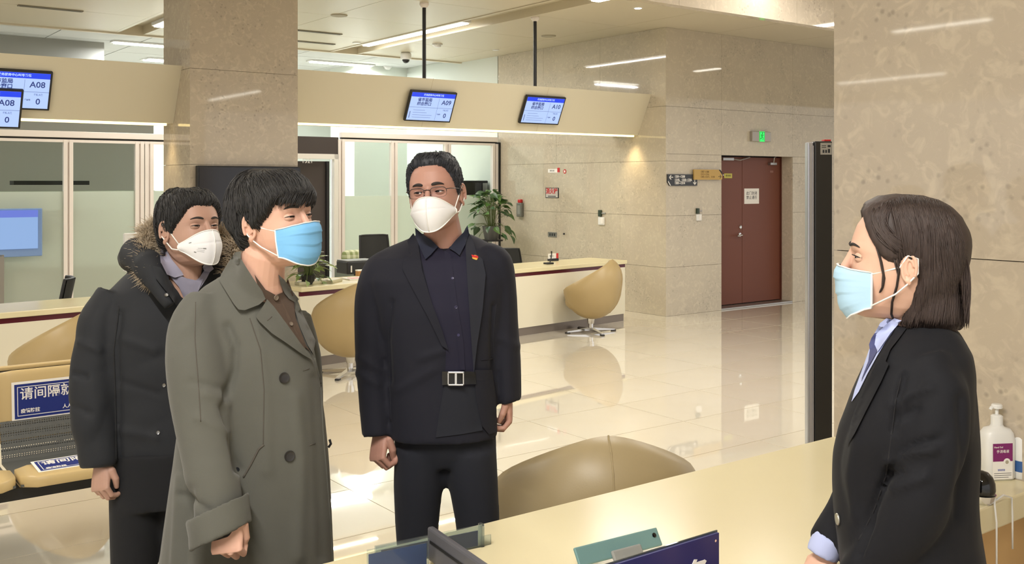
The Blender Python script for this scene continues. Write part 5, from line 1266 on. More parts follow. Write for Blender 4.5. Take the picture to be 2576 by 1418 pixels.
# ================================================================ MIDDLE MAN: navy suit, glasses, respirator
D1 = 3.10
SK1 = skin('skin_warm', (178, 136, 120), (168, 124, 110))
M_SUIT = cloth('navy_suit', (29, 30, 40), .8, 1200, .2); M_SHIRT1 = cloth('navy_shirt', (30, 29, 47), .75, 1500, .15); M_TR1 = cloth('dark_trousers', (34, 36, 44), .85, 1200, .2)
H1 = head_matrix(PX(1096, 483, D1), math.radians(-10.6), math.radians(2), math.radians(5), .99)
kx = D1/F
neck1 = [PX(1112, 575, D1+.02), PX(1118, 620, D1+.03), PX(1118, 680, D1+.03)]
hd = head_geo(H1, neck1, .058)
hL = MB(); hand_geo(hL, PX(957, 1083, D1-.02), (-.05, -.35, -.93), (-.75, -.62, .10), 1.0, 1.15, thumb_side=-1, thumb_curl=1.2)
hR = MB(); hand_geo(hR, PX(1276, 995, D1+.03), (.06, -.1, -1), (.95, .1, .05), .9, .9, thumb_side=1)
tor = lambda dz: [ring_px(v, a, b, D1+dz, th, .82) for v, a, b, th in ((680, 1020, 1200, .05), (730, 985, 1235, .08), (850, 990, 1235, .09), (1000, 1000, 1230, .095), (1150, 1010, 1235, .09))]
co = MB().loft(tor(.03))
for pts in ([(965, 720, D1+.02, 22), (935, 800, D1, 22), (935, 930, D1, 19), (957, 1088, D1-.02, 15)], [(1245, 720, D1+.02, 22), (1265, 800, D1, 22), (1275, 930, D1+.02, 18), (1276, 1000, D1+.03, 15)],
            [(1055, 1130, D1, 55), (1052, 1350, D1, 42), (1055, 1560, D1, 32), (1060, 1800, D1, 22)], [(1185, 1130, D1, 55), (1205, 1350, D1, 42), (1205, 1560, D1, 32), (1210, 1800, D1, 22)]): limb(co, pts)
p1_ = person_body([hd, hL, hR], co, SK1, 'man in a navy suit with glasses and white respirator, standing in the middle', (PX(1120, 900, D1).x, D1, 0))
p1_.name = 'person'
# jacket: one remeshed garment
jk = MB()
J = [(588, 1052, 1184, .030, .9), (602, 1022, 1214, .045, .9), (624, 965, 1254, .070, .85), (648, 930, 1278, .100, .8), (700, 922, 1280, .130, .76), (770, 945, 1268, .142, .76), (850, 962, 1255, .140, .76), (950, 972, 1246, .135, .76), (1040, 976, 1248, .135, .76), (1092, 978, 1252, .135, .76)]
jk.loft([ring_px(v, a, b, D1+.02+max(0, (648-v)/60)*.035, t, p) for v, a, b, t, p in J])
limb(jk, [(1000, 648, D1+.02, 30), (958, 676, D1, 44), (938, 740, D1, 44), (934, 830, D1-.005, 42), (935, 920, D1-.01, 41), (941, 1000, D1-.02, 40), (949, 1094, D1-.03, 38)], flat=1.15)
limb(jk, [(1215, 636, D1+.03, 30), (1250, 662, D1+.02, 40), (1264, 730, D1+.02, 37), (1270, 820, D1+.02, 35), (1276, 910, D1+.02, 34), (1281, 1009, D1+.02, 31)], flat=1.3)
jo = OBJ('suit_jacket', remesh(jk, .0085, 4, ridges([([(985, 760), (975, 860), (978, 960)], -.010, 8), ([(1242, 770), (1238, 850), (1242, 950)], -.010, 7), ([(905, 900), (960, 930)], .006, 10), ([(900, 940), (950, 965)], .006, 9), ([(1258, 850), (1300, 870)], .005, 9), ([(1060, 900), (1120, 880)], .005, 10), ([(1000, 980), (1090, 930)], .005, 12)], folds(.006, 5, 2.2, 3), D1+.03)), M_SUIT, p1_, label='navy suit jacket worn open')
tb1 = bvh_of(jo)
# trousers
def trousers(P, m, sets, top_rings, vox=.010, fold=None, name='trousers'):
    t = MB(); t.loft(top_rings)
    for s in sets: limb(t, s, 20)
    return OBJ(name, remesh(t, vox, 4, fold), m, P)
tr1 = trousers(p1_, M_TR1, [[(1057, 1130, D1, 66), (1052, 1220, D1, 62), (1050, 1330, D1, 54), (1050, 1500, D1+.0, 44), (1050, 1680, D1, 38), (1052, 1815, D1, 36)], [(1184, 1130, D1, 66), (1192, 1220, D1, 62), (1203, 1330, D1, 54), (1207, 1500, D1, 44), (1208, 1680, D1, 38), (1212, 1815, D1, 36)]],
               [ring_px(v, a, b, D1+.01, th, .85) for v, a, b, th in ((930, 1000, 1240, .105), (1000, 992, 1244, .105), (1080, 990, 1248, .10), (1130, 992, 1250, .088), (1165, 1010, 1232, .07))], fold=folds(.004, 5, 2, 8))
def shoe(u, d, P, m, ang=0, L_=.27):
    x = (u-U0)/F*d; M = Matrix.Translation((x, d, 0)) @ Matrix.Rotation(ang, 4, 'Z')
    rings = []
    for y, w_, h in ((.08, .022, .05), (.07, .034, .075), (.03, .036, .085), (-.03, .038, .075), (-.09, .044, .055), (-.14, .044, .045), (-.175, .034, .036), (-.19, .015, .02)):
        rings.append([Vector((math.cos(a)*w_, y, max(0, h/2+math.sin(a)*h/2*1.15))) for a in [2*PI*i/16 for i in range(16)]])
    OBJ('shoe', MB(M).loft(rings), m, P, smooth=True)
M_SHOE = mat('black_shoe', (20, 20, 22), .3)
for u in (1052, 1212): shoe(u, D1, p1_, M_SHOE, math.radians(-10 if u < 1100 else 12))
# shirt front, collar, lapels, laid on the chest
shirt = [(1052, 600), (1062, 660), (1080, 740), (1108, 830), (1122, 868), (1120, 960), (1150, 975), (1196, 968), (1194, 900), (1184, 800), (1176, 700), (1174, 600), (1150, 596), (1128, 625), (1118, 632), (1104, 622), (1080, 596)]
so = patch(shirt, [tb1], .004, .006, M_SHIRT1, 'shirt', p1_, 9, label='dark blue shirt')
tbs = bvh_of(so)
patch([(1118, 630), (1134, 640), (1150, 760), (1166, 860), (1170, 930), (1158, 930), (1150, 860), (1134, 760), (1120, 660)], [tbs, tb1], .002, .002, M_SHIRT1, 'button_placket', so, 8)
for u, v in ((1132, 700), (1141, 772), (1147, 842)): disc_on(u+6, v, [tbs], .0045, .0015, mat('navy_button', (50, 48, 82), .3) if 'navy_button' not in MATS else MATS['navy_button'], 'button', so)
M_COL1 = cloth('navy_collar', (36, 40, 56), .75, 1500, .15)
hb1 = bvh_of(p1_)
patch([(1044, 572), (1062, 588), (1086, 604), (1102, 620), (1084, 640), (1070, 652), (1056, 622), (1046, 596)], [tb1, tbs, hb1], .014, .005, M_COL1, 'shirt_collar', so, 7)
patch([(1176, 566), (1166, 584), (1146, 604), (1130, 624), (1146, 634), (1156, 642), (1172, 612), (1180, 586)], [tb1, tbs, hb1], .014, .005, M_COL1, 'shirt_collar', so, 7)
patch([(1040, 586), (1052, 612), (1062, 680), (1086, 760), (1114, 836), (1128, 880), (1112, 870), (1078, 800), (1040, 730), (1012, 676), (1018, 640), (1034, 640), (1024, 606)], [tb1], .012, .006, M_SUIT, 'lapel', jo, 9, label='left lapel')
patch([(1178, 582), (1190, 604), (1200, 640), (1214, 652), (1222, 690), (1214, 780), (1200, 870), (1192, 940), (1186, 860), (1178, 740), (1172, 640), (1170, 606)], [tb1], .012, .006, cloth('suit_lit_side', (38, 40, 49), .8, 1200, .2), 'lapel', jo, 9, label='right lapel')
# open front panel edge of the jacket, belt
patch([(1192, 930), (1198, 1000), (1212, 1070), (1230, 1092), (1251, 1086), (1248, 1000), (1238, 930)], [tb1], .010, .008, M_SUIT, 'front_flap', jo, 10)
patch([(1128, 930), (1200, 930), (1206, 1030), (1214, 1082), (1160, 1092), (1096, 1100), (1108, 1020), (1118, 968)], [tb1], .003, .005, M_TR1, 'trouser_front', tr1, 10)
patch([(1112, 934), (1196, 934), (1198, 966), (1112, 968)], [tb1, tbs], .009, .004, mat('belt_leather', (18, 18, 20), .3), 'belt', tr1, 8)
tbelt = [bvh_of(x) for x in KIDS(tr1) if x.name.startswith('belt')]
dr_ = (PX(1147, 951, 1)-EYE).normalized(); h_ = tbelt[0].ray_cast(EYE, dr_); Mb = Matrix.Translation(h_[0]) @ Matrix.Rotation(PI/2, 4, 'X')
bw, bh = 20*kx, 17*kx
OBJ('belt_buckle', MB(Mb).box(-bw, bw, -bh, -bh+.005, .002, .008, bev=.001).box(-bw, bw, bh-.005, bh, .002, .008, bev=.001).box(-bw, -bw+.004, -bh, bh, .002, .008, bev=.001).box(bw-.004, bw, -bh, bh, .002, .008, bev=.001).box(-.003, .003, -bh*.8, bh*.8, .004, .007), M_CHROME, tr1, label='steel belt buckle')
# badge
dr_ = (PX(1195, 648, 1)-EYE).normalized()
trees = [tb1]+[bvh_of(x) for x in KIDS(jo)]
h_ = min((t.ray_cast(EYE, dr_) for t in trees if t.ray_cast(EYE, dr_)[0] is not None), key=lambda q: q[3])
Mb = Matrix.Translation(h_[0]) @ Matrix.Rotation(PI/2, 4, 'X')
bd = OBJ('lapel_badge', MB(Mb).lathe([(.0088, .001), (.0088, .004), (.007, .005)], 20), mat('badge_gold', (226, 178, 74), .3, metal=.4), jo, label='red and gold lapel badge')
OBJ('badge_flag', MB(Mb).add([(-.011, .010, .0055), (.009, .006, .0055), (.010, -.001, .0055), (-.008, .002, .0055)], [(0, 3, 2, 1)]), M_RED, bd)
# pockets and seams
line_on([(1210, 905), (1240, 902)], trees, .0018, M_SUIT, 'pocket_flap', jo, .001)
line_on([(985, 770), (978, 850), (980, 950), (984, 1060)], [tb1], .002, mat('deep_navy', (24, 26, 36), .9), 'side_seam', jo, -.001)
line_on([(1248, 765), (1240, 850), (1246, 940), (1250, 1000)], [tb1], .002, MATS['deep_navy'], 'side_seam', jo, -.001)
eyes(H1, p1_, SK1, .9, 1.25, look=(.25, .05))
def l1(az):
    a = abs(((az+PI) % (2*PI))-PI)*180/PI
    return float(np.interp(a, [0, 25, 42, 55, 66, 80, 92, 100, 125, 180], [.079, .078, .072, .052, .022, -.018, -.012, .0, -.055, -.078]))
def t1(az, z):
    a = abs(((az+PI) % (2*PI))-PI)*180/PI
    return .005+.011*max(0, (z-.02)/.09)
M_HAIR1 = hair_mat('black_hair', (30, 32, 38), (52, 54, 60)); M_HAIR2 = hair_mat('soft_black_hair', (30, 30, 30), (48, 46, 46))
hair_cap(H1, p1_, M_HAIR1, l1, t1, 5, 1900, .028, .1, 'short black brushed hair', wid=.0013, rough=.006)
kn95(H1, p1_)
# glasses
g = MB(H1); gl = MB(H1)
for s in (-1, 1):
    P_ = [(s*.034+math.copysign(abs(math.cos(a))**.6, math.cos(a))*.0245, .1015-.010*abs((s*.034+math.cos(a)*.0245)/.06)**2, -.005+math.copysign(abs(math.sin(a))**.7, math.sin(a))*.0155) for a in [2*PI*i/28 for i in range(29)]]
    g.tube(P_[:15], .0011, 6); g.tube(P_[14:], .0005, 6)
    gl.add(P_[:28]+[(q[0], q[1]+.0012, q[2]) for q in P_[:28]], [tuple(range(28)), tuple(range(55, 27, -1))])
    g.tube([(s*.0585, .0925, .003), (s*.068, .085, .004), (s*.080, .05, .004), (s*.0835, .0, .004), (s*.083, -.022, -.006)], .0014, 6)
    g.tube([(s*.012, .100, -.010), (s*.009, .098, -.013)], .0012, 6)
g.tube([(-.011, .100, .002), (0, .1035, .004), (.011, .100, .002)], .0012, 6)
go = OBJ('glasses', g, mat('glasses_metal', (70, 66, 66), .3, metal=.7), p1_, smooth=True, label='thin metal half-rim glasses'); OBJ('lens', gl, glassmat('lens_glass', (253, 253, 254), 0, .02, .04), go)
# ================================================================ MAN IN THE GREY COAT
D2 = 2.72; k2 = D2/F
SK2 = skin('skin_pink', (210, 168, 148), (200, 154, 136))
M_COAT = cloth('grey_wool_coat', (90, 90, 84), .95, 420, .5, var=(9, (85, 85, 79)), sheen=.12); M_CARD = cloth('brown_cardigan', (82, 68, 58), .9, 500, .5)
H2 = head_matrix(PX(692, 552, D2), math.radians(59), math.radians(9), math.radians(3), 1.07)
hd = head_geo(H2, [PX(664, 640, D2+.0), PX(655, 700, D2+.02), PX(655, 770, D2+.04)], .060, 1.0)
hB = MB(); hand_geo(hB, PX(572, 1296, 2.52), (.10, -.34, -.92), (-.12, -.95, .3), 1.0, 1.5, thumb_side=-1, thumb_curl=1.2)
co = MB().loft([ring_px(v, a, b, D2+.09, th, .85) for v, a, b, th in ((720, 600, 700, .06), (780, 540, 720, .08), (900, 530, 750, .10), (1100, 530, 760, .10), (1250, 530, 760, .10))])
for pts in ([(515, 820, D2-.02, 34), (503, 1000, D2-.11, 30), (555, 1330, 2.52, 22)], [(740, 830, D2+.2, 26), (770, 1000, D2+.25, 22), (775, 1190, D2+.21, 18)], [(610, 1240, D2+.05, 60), (600, 1600, D2+.02, 50), (600, 1960, D2+.02, 30)], [(710, 1240, D2+.12, 60), (715, 1600, D2+.12, 50), (720, 1950, D2+.12, 30)]): limb(co, pts)
p2_ = person_body([hd, hB], co, SK2, 'man in a long grey wool coat and blue surgical mask', (PX(640, 900, D2).x, D2+.05, 0))
ct = MB()
C2 = [(655, 588, 668, .062, 1.), (690, 560, 706, .085, .95), (722, 514, 728, .115, .9), (760, 478, 748, .140, .85), (810, 462, 772, .155, .8), (870, 458, 792, .165, .8), (950, 460, 806, .170, .8), (1050, 452, 818, .175, .8), (1150, 440, 826, .180, .82), (1250, 424, 833, .185, .85), (1350, 408, 839, .19, .85), (1450, 394, 846, .195, .85), (1560, 380, 852, .20, .85), (1690, 366, 860, .205, .85)]
ct.loft([ring_px(v, a, b, D2+.08, t, p, 40) for v, a, b, t, p in C2])
limb(ct, [(522, 768, D2-.0, 54), (492, 830, D2-.06, 62), (492, 900, D2-.09, 70), (500, 980, D2-.11, 70), (512, 1060, D2-.13, 68), (524, 1140, D2-.15, 66), (536, 1210, D2-.17, 66), (546, 1275, D2-.18, 65), (551, 1318, D2-.185, 63)], 24)
limb(ct, [(742, 800, D2+.18, 40), (765, 900, D2+.24, 42), (775, 1000, D2+.26, 40), (780, 1150, D2+.22, 38), (775, 1220, D2+.2, 36)])
# elbow and sleeve folds
cof = OBJ('overcoat', remesh(ct, .0085, 4, ridges([([(572, 820), (592, 870), (592, 930), (562, 1020), (580, 1080), (600, 1180)], -.016, 10), ([(520, 990), (570, 1010)], .008, 12), ([(480, 960), (560, 975)], -.006, 8), ([(500, 1050), (575, 1085)], .006, 12), ([(640, 800), (668, 1000), (672, 1180)], .006, 18), ([(745, 1000), (758, 1150), (752, 1400)], .008, 16), ([(790, 950), (800, 1150), (812, 1400)], -.006, 12), ([(450, 1200), (440, 1418)], .008, 10), ([(478, 1230), (470, 1418)], -.008, 10), ([(456, 1245), (520, 1285)], -.010, 9), ([(505, 760), (470, 830)], .006, 14)], folds(.009, 4, 1.6, 5), D2+.08)), M_COAT, p2_, label='long grey wool overcoat')
tb2 = bvh_of(cof); hb2 = bvh_of(p2_)
# turned-up cuff
cf = MB(); rings = []
c0, c1_ = PX(548, 1272, D2-.185), PX(556, 1350, D2-.20); ax = (c1_-c0).normalized(); sx = Vector((1, 0, 0)); sx = (sx-ax*sx.dot(ax)).normalized(); sy = ax.cross(sx)
tl = .30
for t, r in ((0, .074), (.02, .079), (.5, .080), (.97, .079), (1.0, .076), (.98, .068), (.5, .066)):
    rings.append([c0.lerp(c1_, t)+(sx*math.cos(a)+sy*math.sin(a)*1.0)*r+ax*(-math.cos(a)*.022) for a in [2*PI*i/32 for i in range(32)]])
cf.loft(rings+[rings[0]], cap=False)
cuf = OBJ('turned_cuff', remesh(cf, .005, 3, folds(.004, 9, 9, 2)), M_COAT, p2_, label='wide turned-up coat cuff')
ic = MB(); limb(ic, [(552, 1290, D2-.195, 50), (563, 1330, 2.52, 44), (568, 1352, 2.515, 36)]); OBJ('sleeve_lining', remesh(ic, .006, 2), mat('black_knit', (24, 22, 22), .9), p2_)
disc_on(598, 1180, [tb2], .006, .003, M_INK, 'button', cof)
# cardigan in the neck opening, collar, lapels
patch([(668, 735), (700, 738), (716, 770), (745, 830), (770, 880), (756, 870), (722, 820), (690, 775)], [tb2], .004, .006, M_CARD, 'cardigan', p2_, 8, label='brown buttoned cardigan')
cg = patch([(640, 690), (668, 728), (694, 742), (712, 735), (724, 700), (738, 740), (744, 800), (770, 868), (782, 884), (750, 860), (716, 812), (684, 772), (656, 744)], [tb2, hb2], .006, .006, M_CARD, 'cardigan_collar', p2_, 7)
trs = [tb2, hb2]+([bvh_of(cg)] if cg else [])
disc_on(693, 748, trs, .0075, .004, mat('horn_button', (120, 108, 96), .3), 'button', p2_); disc_on(731, 815, trs, .006, .003, MATS['horn_button'], 'button', p2_)
col = patch([(592, 634), (606, 632), (606, 650), (622, 676), (640, 704), (660, 732), (668, 752), (652, 766), (616, 780), (600, 778), (588, 764), (570, 735), (552, 706), (556, 690), (574, 660)], [tb2, hb2], .018, .010, M_COAT, 'coat_collar', cof, 8, label='near side of the coat collar')
tcol = bvh_of(col)
patch([(700, 690), (716, 704), (742, 740), (752, 752), (746, 762), (728, 752), (716, 738), (706, 715)], [tb2, hb2], .012, .008, M_COAT, 'coat_collar', cof, 8, label='far side of the coat collar')
lp = patch([(672, 752), (690, 772), (730, 826), (760, 868), (780, 892), (786, 905), (762, 892), (720, 862), (684, 838), (652, 808), (644, 796), (660, 772)], [tb2], .016, .009, M_COAT, 'coat_lapel', cof, 8, label='near coat lapel')
patch([(748, 752), (762, 790), (782, 830), (794, 856), (788, 890), (774, 868), (756, 826), (742, 780)], [tb2], .012, .008, M_COAT, 'coat_lapel', cof, 8, label='far coat lapel')
M_FOLD = cloth('coat_seam', (84, 80, 74), .95, 420, .5)
line_on([(790, 900), (806, 960), (812, 1080), (822, 1200), (832, 1330), (836, 1418), (840, 1480)], [tb2], .0035, M_COAT, 'front_edge', cof, -.001)
line_on([(628, 800), (655, 880), (664, 980), (662, 1120)], [tb2], .0016, M_FOLD, 'dart_seam', cof, 0)
line_on([(664, 1118), (650, 1130), (632, 1165), (612, 1200)], [tb2], .003, M_FOLD, 'pocket_welt', cof, 0)
line_on([(492, 760), (490, 850), (500, 980), (505, 1060)], [tb2], .0014, M_FOLD, 'sleeve_seam', cof, 0)
M_BTN = mat('dark_horn', (40, 38, 38), .35)
for u, v in ((714, 950), (728, 1146)): disc_on(u, v, [tb2], .0145, .005, M_BTN, 'coat_button', cof, label='large dark coat button')
for u, v in ((770, 930), (785, 1118)): line_on([(u-8, v+2), (u+8, v-3)], [tb2], .0016, M_FOLD, 'buttonhole', cof, 0)
line_on([(672, 806), (684, 796)], [bvh_of(lp)] if lp else [tb2], .0015, M_FOLD, 'buttonhole', cof, 0)
pt_ = PX(829, 1105, D2+.1); OBJ('belt_tab', MB().tube([pt_, pt_+Vector((.004, 0, -.012)), pt_+Vector((-.003, 0, -.022))], .0035, 8), M_BLACK, cof)
trousers(p2_, M_TR1, [[(600, 1600, D2+.04, 60), (600, 1800, D2+.04, 50), (600, 1950, D2+.04, 46)], [(715, 1600, D2+.13, 60), (718, 1800, D2+.13, 50), (720, 1930, D2+.13, 46)]], [ring_px(v, 560, 760, D2+.08, .13, .85) for v in (1400, 1560, 1640)])
shoe(600, D2+.04, p2_, M_SHOE, math.radians(60)); shoe(722, D2+.13, p2_, M_SHOE, math.radians(50))
eyes(H2, p2_, SK2, .62, 1.0, look=(0, -.1))
def l2(az):
    a = abs(((az+PI) % (2*PI))-PI)*180/PI
    return float(np.interp(a, [0, 30, 50, 62, 72, 84, 90, 97, 104, 125, 180], [.036, .036, .036, .012, .0, -.022, -.020, .012, -.03, -.075, -.092]))
def t2(az, z):
    a = abs(((az+PI) % (2*PI))-PI)*180/PI
    b = .016+.004*max(0, min(1, (z-.0)/.06))-.002*max(0, (z-.07)/.04)
    if a > 110: b += .010*min(1, (a-110)/30)*max(0, min(1, z/.03+1))
    if 85 < a < 105 and z < .03: b = .012
    return b
hair_cap(H2, p2_, M_HAIR2, l2, t2, 11, 2600, .055, .12, 'thick black hair with a fringe', down=.8, wid=.0016, rough=.005)
# fringe hanging over the forehead
fr = MB(H2); rnd = random.Random(3)
for k in range(170):
    az = math.radians(rnd.uniform(-58, 58)); z0 = rnd.uniform(.05, .07); z1 = rnd.uniform(.020, .036)-.006*math.cos(az*2)
    fr.tube([head_pt(az+.25*(t-1), z0+(z1-z0)*t, .024-.012*t) for t in (0, .35, .7, 1)], [.002, .0024, .002, .0004], 4, .5)
OBJ('fringe', fr, M_HAIR2, p2_, smooth=True)
surgical(H2, p2_, M_MBLUE, M_LOOP)
# ================================================================ LEFT MAN: black parka, respirator
D3 = 3.30
SK3 = skin('skin_tan', (182, 146, 128), (172, 132, 116))
M_PARKA = cloth('black_parka', (38, 40, 44), .7, 700, .3); M_LILAC = cloth('grey_lilac_shirt', (150, 148, 166), .8, 1500, .2); M_TR3 = cloth('black_trousers', (30, 31, 34), .85, 1000, .2)
H3 = head_matrix(PX(477, 572, D3), math.radians(51), math.radians(7), math.radians(-1), 1.05)
hd = head_geo(H3, [PX(462, 640, D3+.02), PX(462, 690, D3+.03), PX(470, 750, D3+.04)], .057, 1.05)
hC = MB(); hand_geo(hC, PX(255, 1165, D3-.08), (.1, -.3, -.95), (-.45, -.85, .25), .95, .85, thumb_side=-1, thumb_curl=.4)
co = MB().loft([ring_px(v, a, b, D3+.11, th, .85) for v, a, b, th in ((690, 420, 510, .05), (740, 340, 540, .07), (900, 320, 530, .08), (1100, 320, 510, .08), (1220, 320, 510, .08))])
for pts in ([(300, 780, D3+.04, 24), (245, 960, D3-.05, 22), (255, 1165, D3-.08, 16)], [(560, 780, D3+.15, 24), (605, 950, D3+.19, 20), (600, 1130, D3+.1, 18)], [(345, 1200, D3, 52), (340, 1500, D3, 38), (340, 1720, D3, 24)], [(455, 1200, D3+.05, 52), (455, 1500, D3+.05, 38), (455, 1720, D3+.05, 24)]): limb(co, pts)
p3_ = person_body([hd, hC], co, SK3, 'man in a black fur-hooded parka and white respirator at the left', (PX(400, 900, D3).x, D3+.05, 0))
pk = MB()
K3 = [(652, 372, 545, .085, .95), (690, 318, 575, .115, .9), (725, 275, 600, .135, .85), (780, 248, 615, .155, .8), (860, 240, 612, .17, .8), (960, 246, 604, .175, .8), (1060, 262, 598, .17, .8), (1160, 282, 594, .165, .82), (1215, 288, 590, .16, .85)]
pk.loft([ring_px(v, a, b, D3+.10, t, p, 40) for v, a, b, t, p in K3])
limb(pk, [(288, 745, D3+.02, 50), (252, 810, D3-.02, 52), (240, 890, D3-.04, 54), (236, 980, D3-.06, 54), (240, 1070, D3-.07, 54), (250, 1170, D3-.08, 46)], 24)
limb(pk, [(585, 750, D3+.15, 40), (605, 850, D3+.2, 44), (610, 980, D3+.2, 42), (610, 1120, D3+.18, 38)])
# hood lying on the shoulders
pk.tube([PX(330, 650, D3+.18), PX(345, 640, D3+.05), PX(372, 668, D3-.04), PX(398, 716, D3-.09), PX(430, 770, D3-.11)], [.045, .055, .05, .035, .02], 14)
pk.tube([PX(330, 650, D3+.18), PX(400, 640, D3+.24), PX(520, 640, D3+.24), PX(580, 660, D3+.14), PX(572, 720, D3+.04)], [.045, .06, .06, .05, .03], 14)
pko = OBJ('parka', remesh(pk, .0085, 3, ridges([([(190, 940), (215, 948)], -.012, 7), ([(186, 1020), (225, 1040)], -.008, 8), ([(200, 860), (250, 880)], .008, 10), ([(300, 790), (292, 900), (296, 1000), (300, 1180)], -.012, 9), ([(300, 850), (390, 880)], .006, 12), ([(300, 960), (400, 990)], -.005, 9), ([(300, 1080), (390, 1100)], .006, 12)], folds(.010, 5, 5, 7), D3+.1)), M_PARKA, p3_, label='black padded parka'); tb3 = bvh_of(pko); hb3 = bvh_of(p3_)
# fur trim
fu = MB(); rnd = random.Random(8)
def fur(path, n, L_, r0):
    for _ in range(n):
        t = rnd.random()*(len(path)-1); i = int(t); c = path[i].lerp(path[min(i+1, len(path)-1)], t-i)
        dv = Vector((rnd.gauss(0, 1), rnd.gauss(0, 1)*.7-.2, rnd.gauss(0, 1))).normalized(); b_ = c+dv*r0*rnd.uniform(.3, 1)
        L2_ = L_*rnd.uniform(.5, 1.1); side = Vector((rnd.gauss(0, .3), rnd.gauss(0, .3), -.25))
        fu.tube([b_, b_+dv*L2_*.5+side*L2_*.1, b_+dv*L2_+side*L2_*.5], [.0022, .0016, .0002], 3)
pathL = [PX(398, 572, D3+.10), PX(372, 590, D3+.06), PX(366, 630, D3+.02), PX(372, 668, D3-.02), PX(388, 700, D3-.05)]
pathR = [PX(560, 590, D3+.14), PX(582, 620, D3+.12), PX(590, 660, D3+.10), PX(580, 700, D3+.06)]
fur(pathL, 2600, .05, .016); fur(pathR, 1600, .045, .014); fur([PX(398, 572, D3+.10), PX(430, 560, D3+.20), PX(520, 560, D3+.24), PX(560, 590, D3+.14)], 700, .04, .014)
M_FUR = mat('fur_trim', (196, 180, 156), .9, var=(38, (84, 72, 60)))
OBJ('fur_trim', fu, M_FUR, pko, label='brown and cream fur trim of the hood')
# grey shirt in the opening
sh3 = patch([(404, 620), (420, 650), (448, 690), (480, 712), (500, 700), (522, 668), (532, 676), (520, 700), (504, 724), (488, 748), (476, 752), (452, 724), (424, 690), (404, 660)], [tb3, hb3], .008, .008, M_LILAC, 'shirt', p3_, 7, label='grey lilac shirt')
ts3 = [tb3, hb3]+([bvh_of(sh3)] if sh3 else [])
patch([(400, 614), (416, 622), (432, 652), (458, 684), (462, 692), (440, 698), (420, 690), (404, 658)], ts3, .012, .005, M_LILAC, 'shirt_collar', p3_, 7)
patch([(518, 656), (530, 662), (538, 676), (528, 684), (514, 682), (510, 672)], ts3, .012, .005, M_LILAC, 'shirt_collar', p3_, 6)
patch([(448, 690), (470, 700), (500, 706), (512, 700), (500, 730), (486, 768), (478, 776), (462, 748), (446, 712)], ts3, .004, .004, cloth('lilac_front', (142, 140, 158), .8, 1500, .2), 'shirt_front', p3_, 7)
patch([(384, 668), (404, 672), (440, 724), (474, 778), (480, 800), (452, 780), (420, 735), (392, 700)], [tb3], .014, .010, M_PARKA, 'parka_facing', pko, 8)
M_SNAP = mat('snap_metal', (150, 150, 150), .25, metal=.9)
for u, v in ((418, 742), (412, 968), (397, 1087), (380, 1208)): disc_on(u, v, [tb3], .0065, .003, M_SNAP, 'snap_button', pko, label='small metal snap')
line_on([(300, 770), (286, 880), (290, 1000), (292, 1160)], [tb3], .003, mat('parka_seam', (28, 29, 32), .8), 'sleeve_seam', pko, -.001)
trousers(p3_, M_TR3, [[(345, 1200, D3, 68), (340, 1320, D3, 62), (336, 1480, D3, 52), (338, 1700, D3, 42)], [(460, 1200, D3+.05, 68), (465, 1320, D3+.05, 60), (468, 1480, D3+.05, 50), (468, 1680, D3+.05, 42)]], [ring_px(v, a, b, D3+.04, .125, .85) for v, a, b in ((1120, 286, 530), (1200, 280, 532), (1260, 280, 530))], fold=folds(.004, 5, 2, 4))
shoe(338, D3, p3_, M_SHOE, math.radians(25)); shoe(468, D3+.05, p3_, M_SHOE, math.radians(40))
eyes(H3, p3_, SK3, .7, .9, look=(.1, -.1))
def l3(az):
    a = abs(((az+PI) % (2*PI))-PI)*180/PI
    return float(np.interp(a, [0, 25, 40, 52, 66, 80, 90, 98, 106, 125, 180], [.060, .062, .052, .030, .006, -.020, -.020, .012, -.03, -.065, -.085]))
def t3(az, z):
    a = abs(((az+PI) % (2*PI))-PI)*180/PI
    b = .009+.006*max(0, min(1, (z-.0)/.09)); return b if a < 110 else b+.005
hair_cap(H3, p3_, M_HAIR2, l3, t3, 21, 2200, .042, .1, 'black hair swept over the forehead', down=.7, wid=.0015, rough=.005)
mk3, f3 = kn95(H3, p3_)
for u_, v_, w_, h_ in ((.30, .55, .05, .035), (.24, .55, .09, .012), (.24, .61, .12, .008), (.24, .66, .11, .008), (.10, .28, .03, .05), (.16, .72, .03, .04)):
    OBJ('mask_print', MB(H3).grid(lambda a, b: f3(1-(u_+(a-.5)*w_), v_+(b-.5)*h_, .0008), 5, 3), mat('print_grey', (130, 130, 128), .7) if 'print_grey' not in MATS else MATS['print_grey'], mk3)
# ================================================================ WOMAN IN PROFILE
D4 = 2.15
SK4 = skin('skin_light', (216, 176, 154), (208, 164, 142))
M_BLZ = cloth('black_blazer', (21, 22, 27), .8, 1200, .2); M_LBLUE = cloth('pale_blue_shirt', (178, 188, 226), .75, 1500, .15); M_SCARF = cloth('navy_scarf', (74, 78, 118), .7, 1200, .15)
H4 = head_matrix(PX(2268, 650, D4), math.radians(-107), math.radians(4), 0, 1.09)
hd = head_geo(H4, [PX(2290, 745, D4+.0), PX(2302, 810, D4+.0), PX(2310, 880, D4+.0)], .050, .85)
hE = MB(); hand_geo(hE, PX(2082, 1398, D4+.10), (-.6, -.15, -.8), (-.6, -.5, .5), .92, .7, thumb_side=1)
hF = MB(); hand_geo(hF, PX(2085, 1500, D4-.03), (-.9, .3, -.25), (-.1, -.6, .7), .92, .7, thumb_side=-1)
co = MB().loft([ring_px(v, a, b, D4, th, .85) for v, a, b, th in ((870, 2240, 2380, .09), (920, 2220, 2400, .13), (1000, 2200, 2410, .13), (1200, 2180, 2400, .11), (1400, 2180, 2430, .13), (1560, 2180, 2440, .13))])
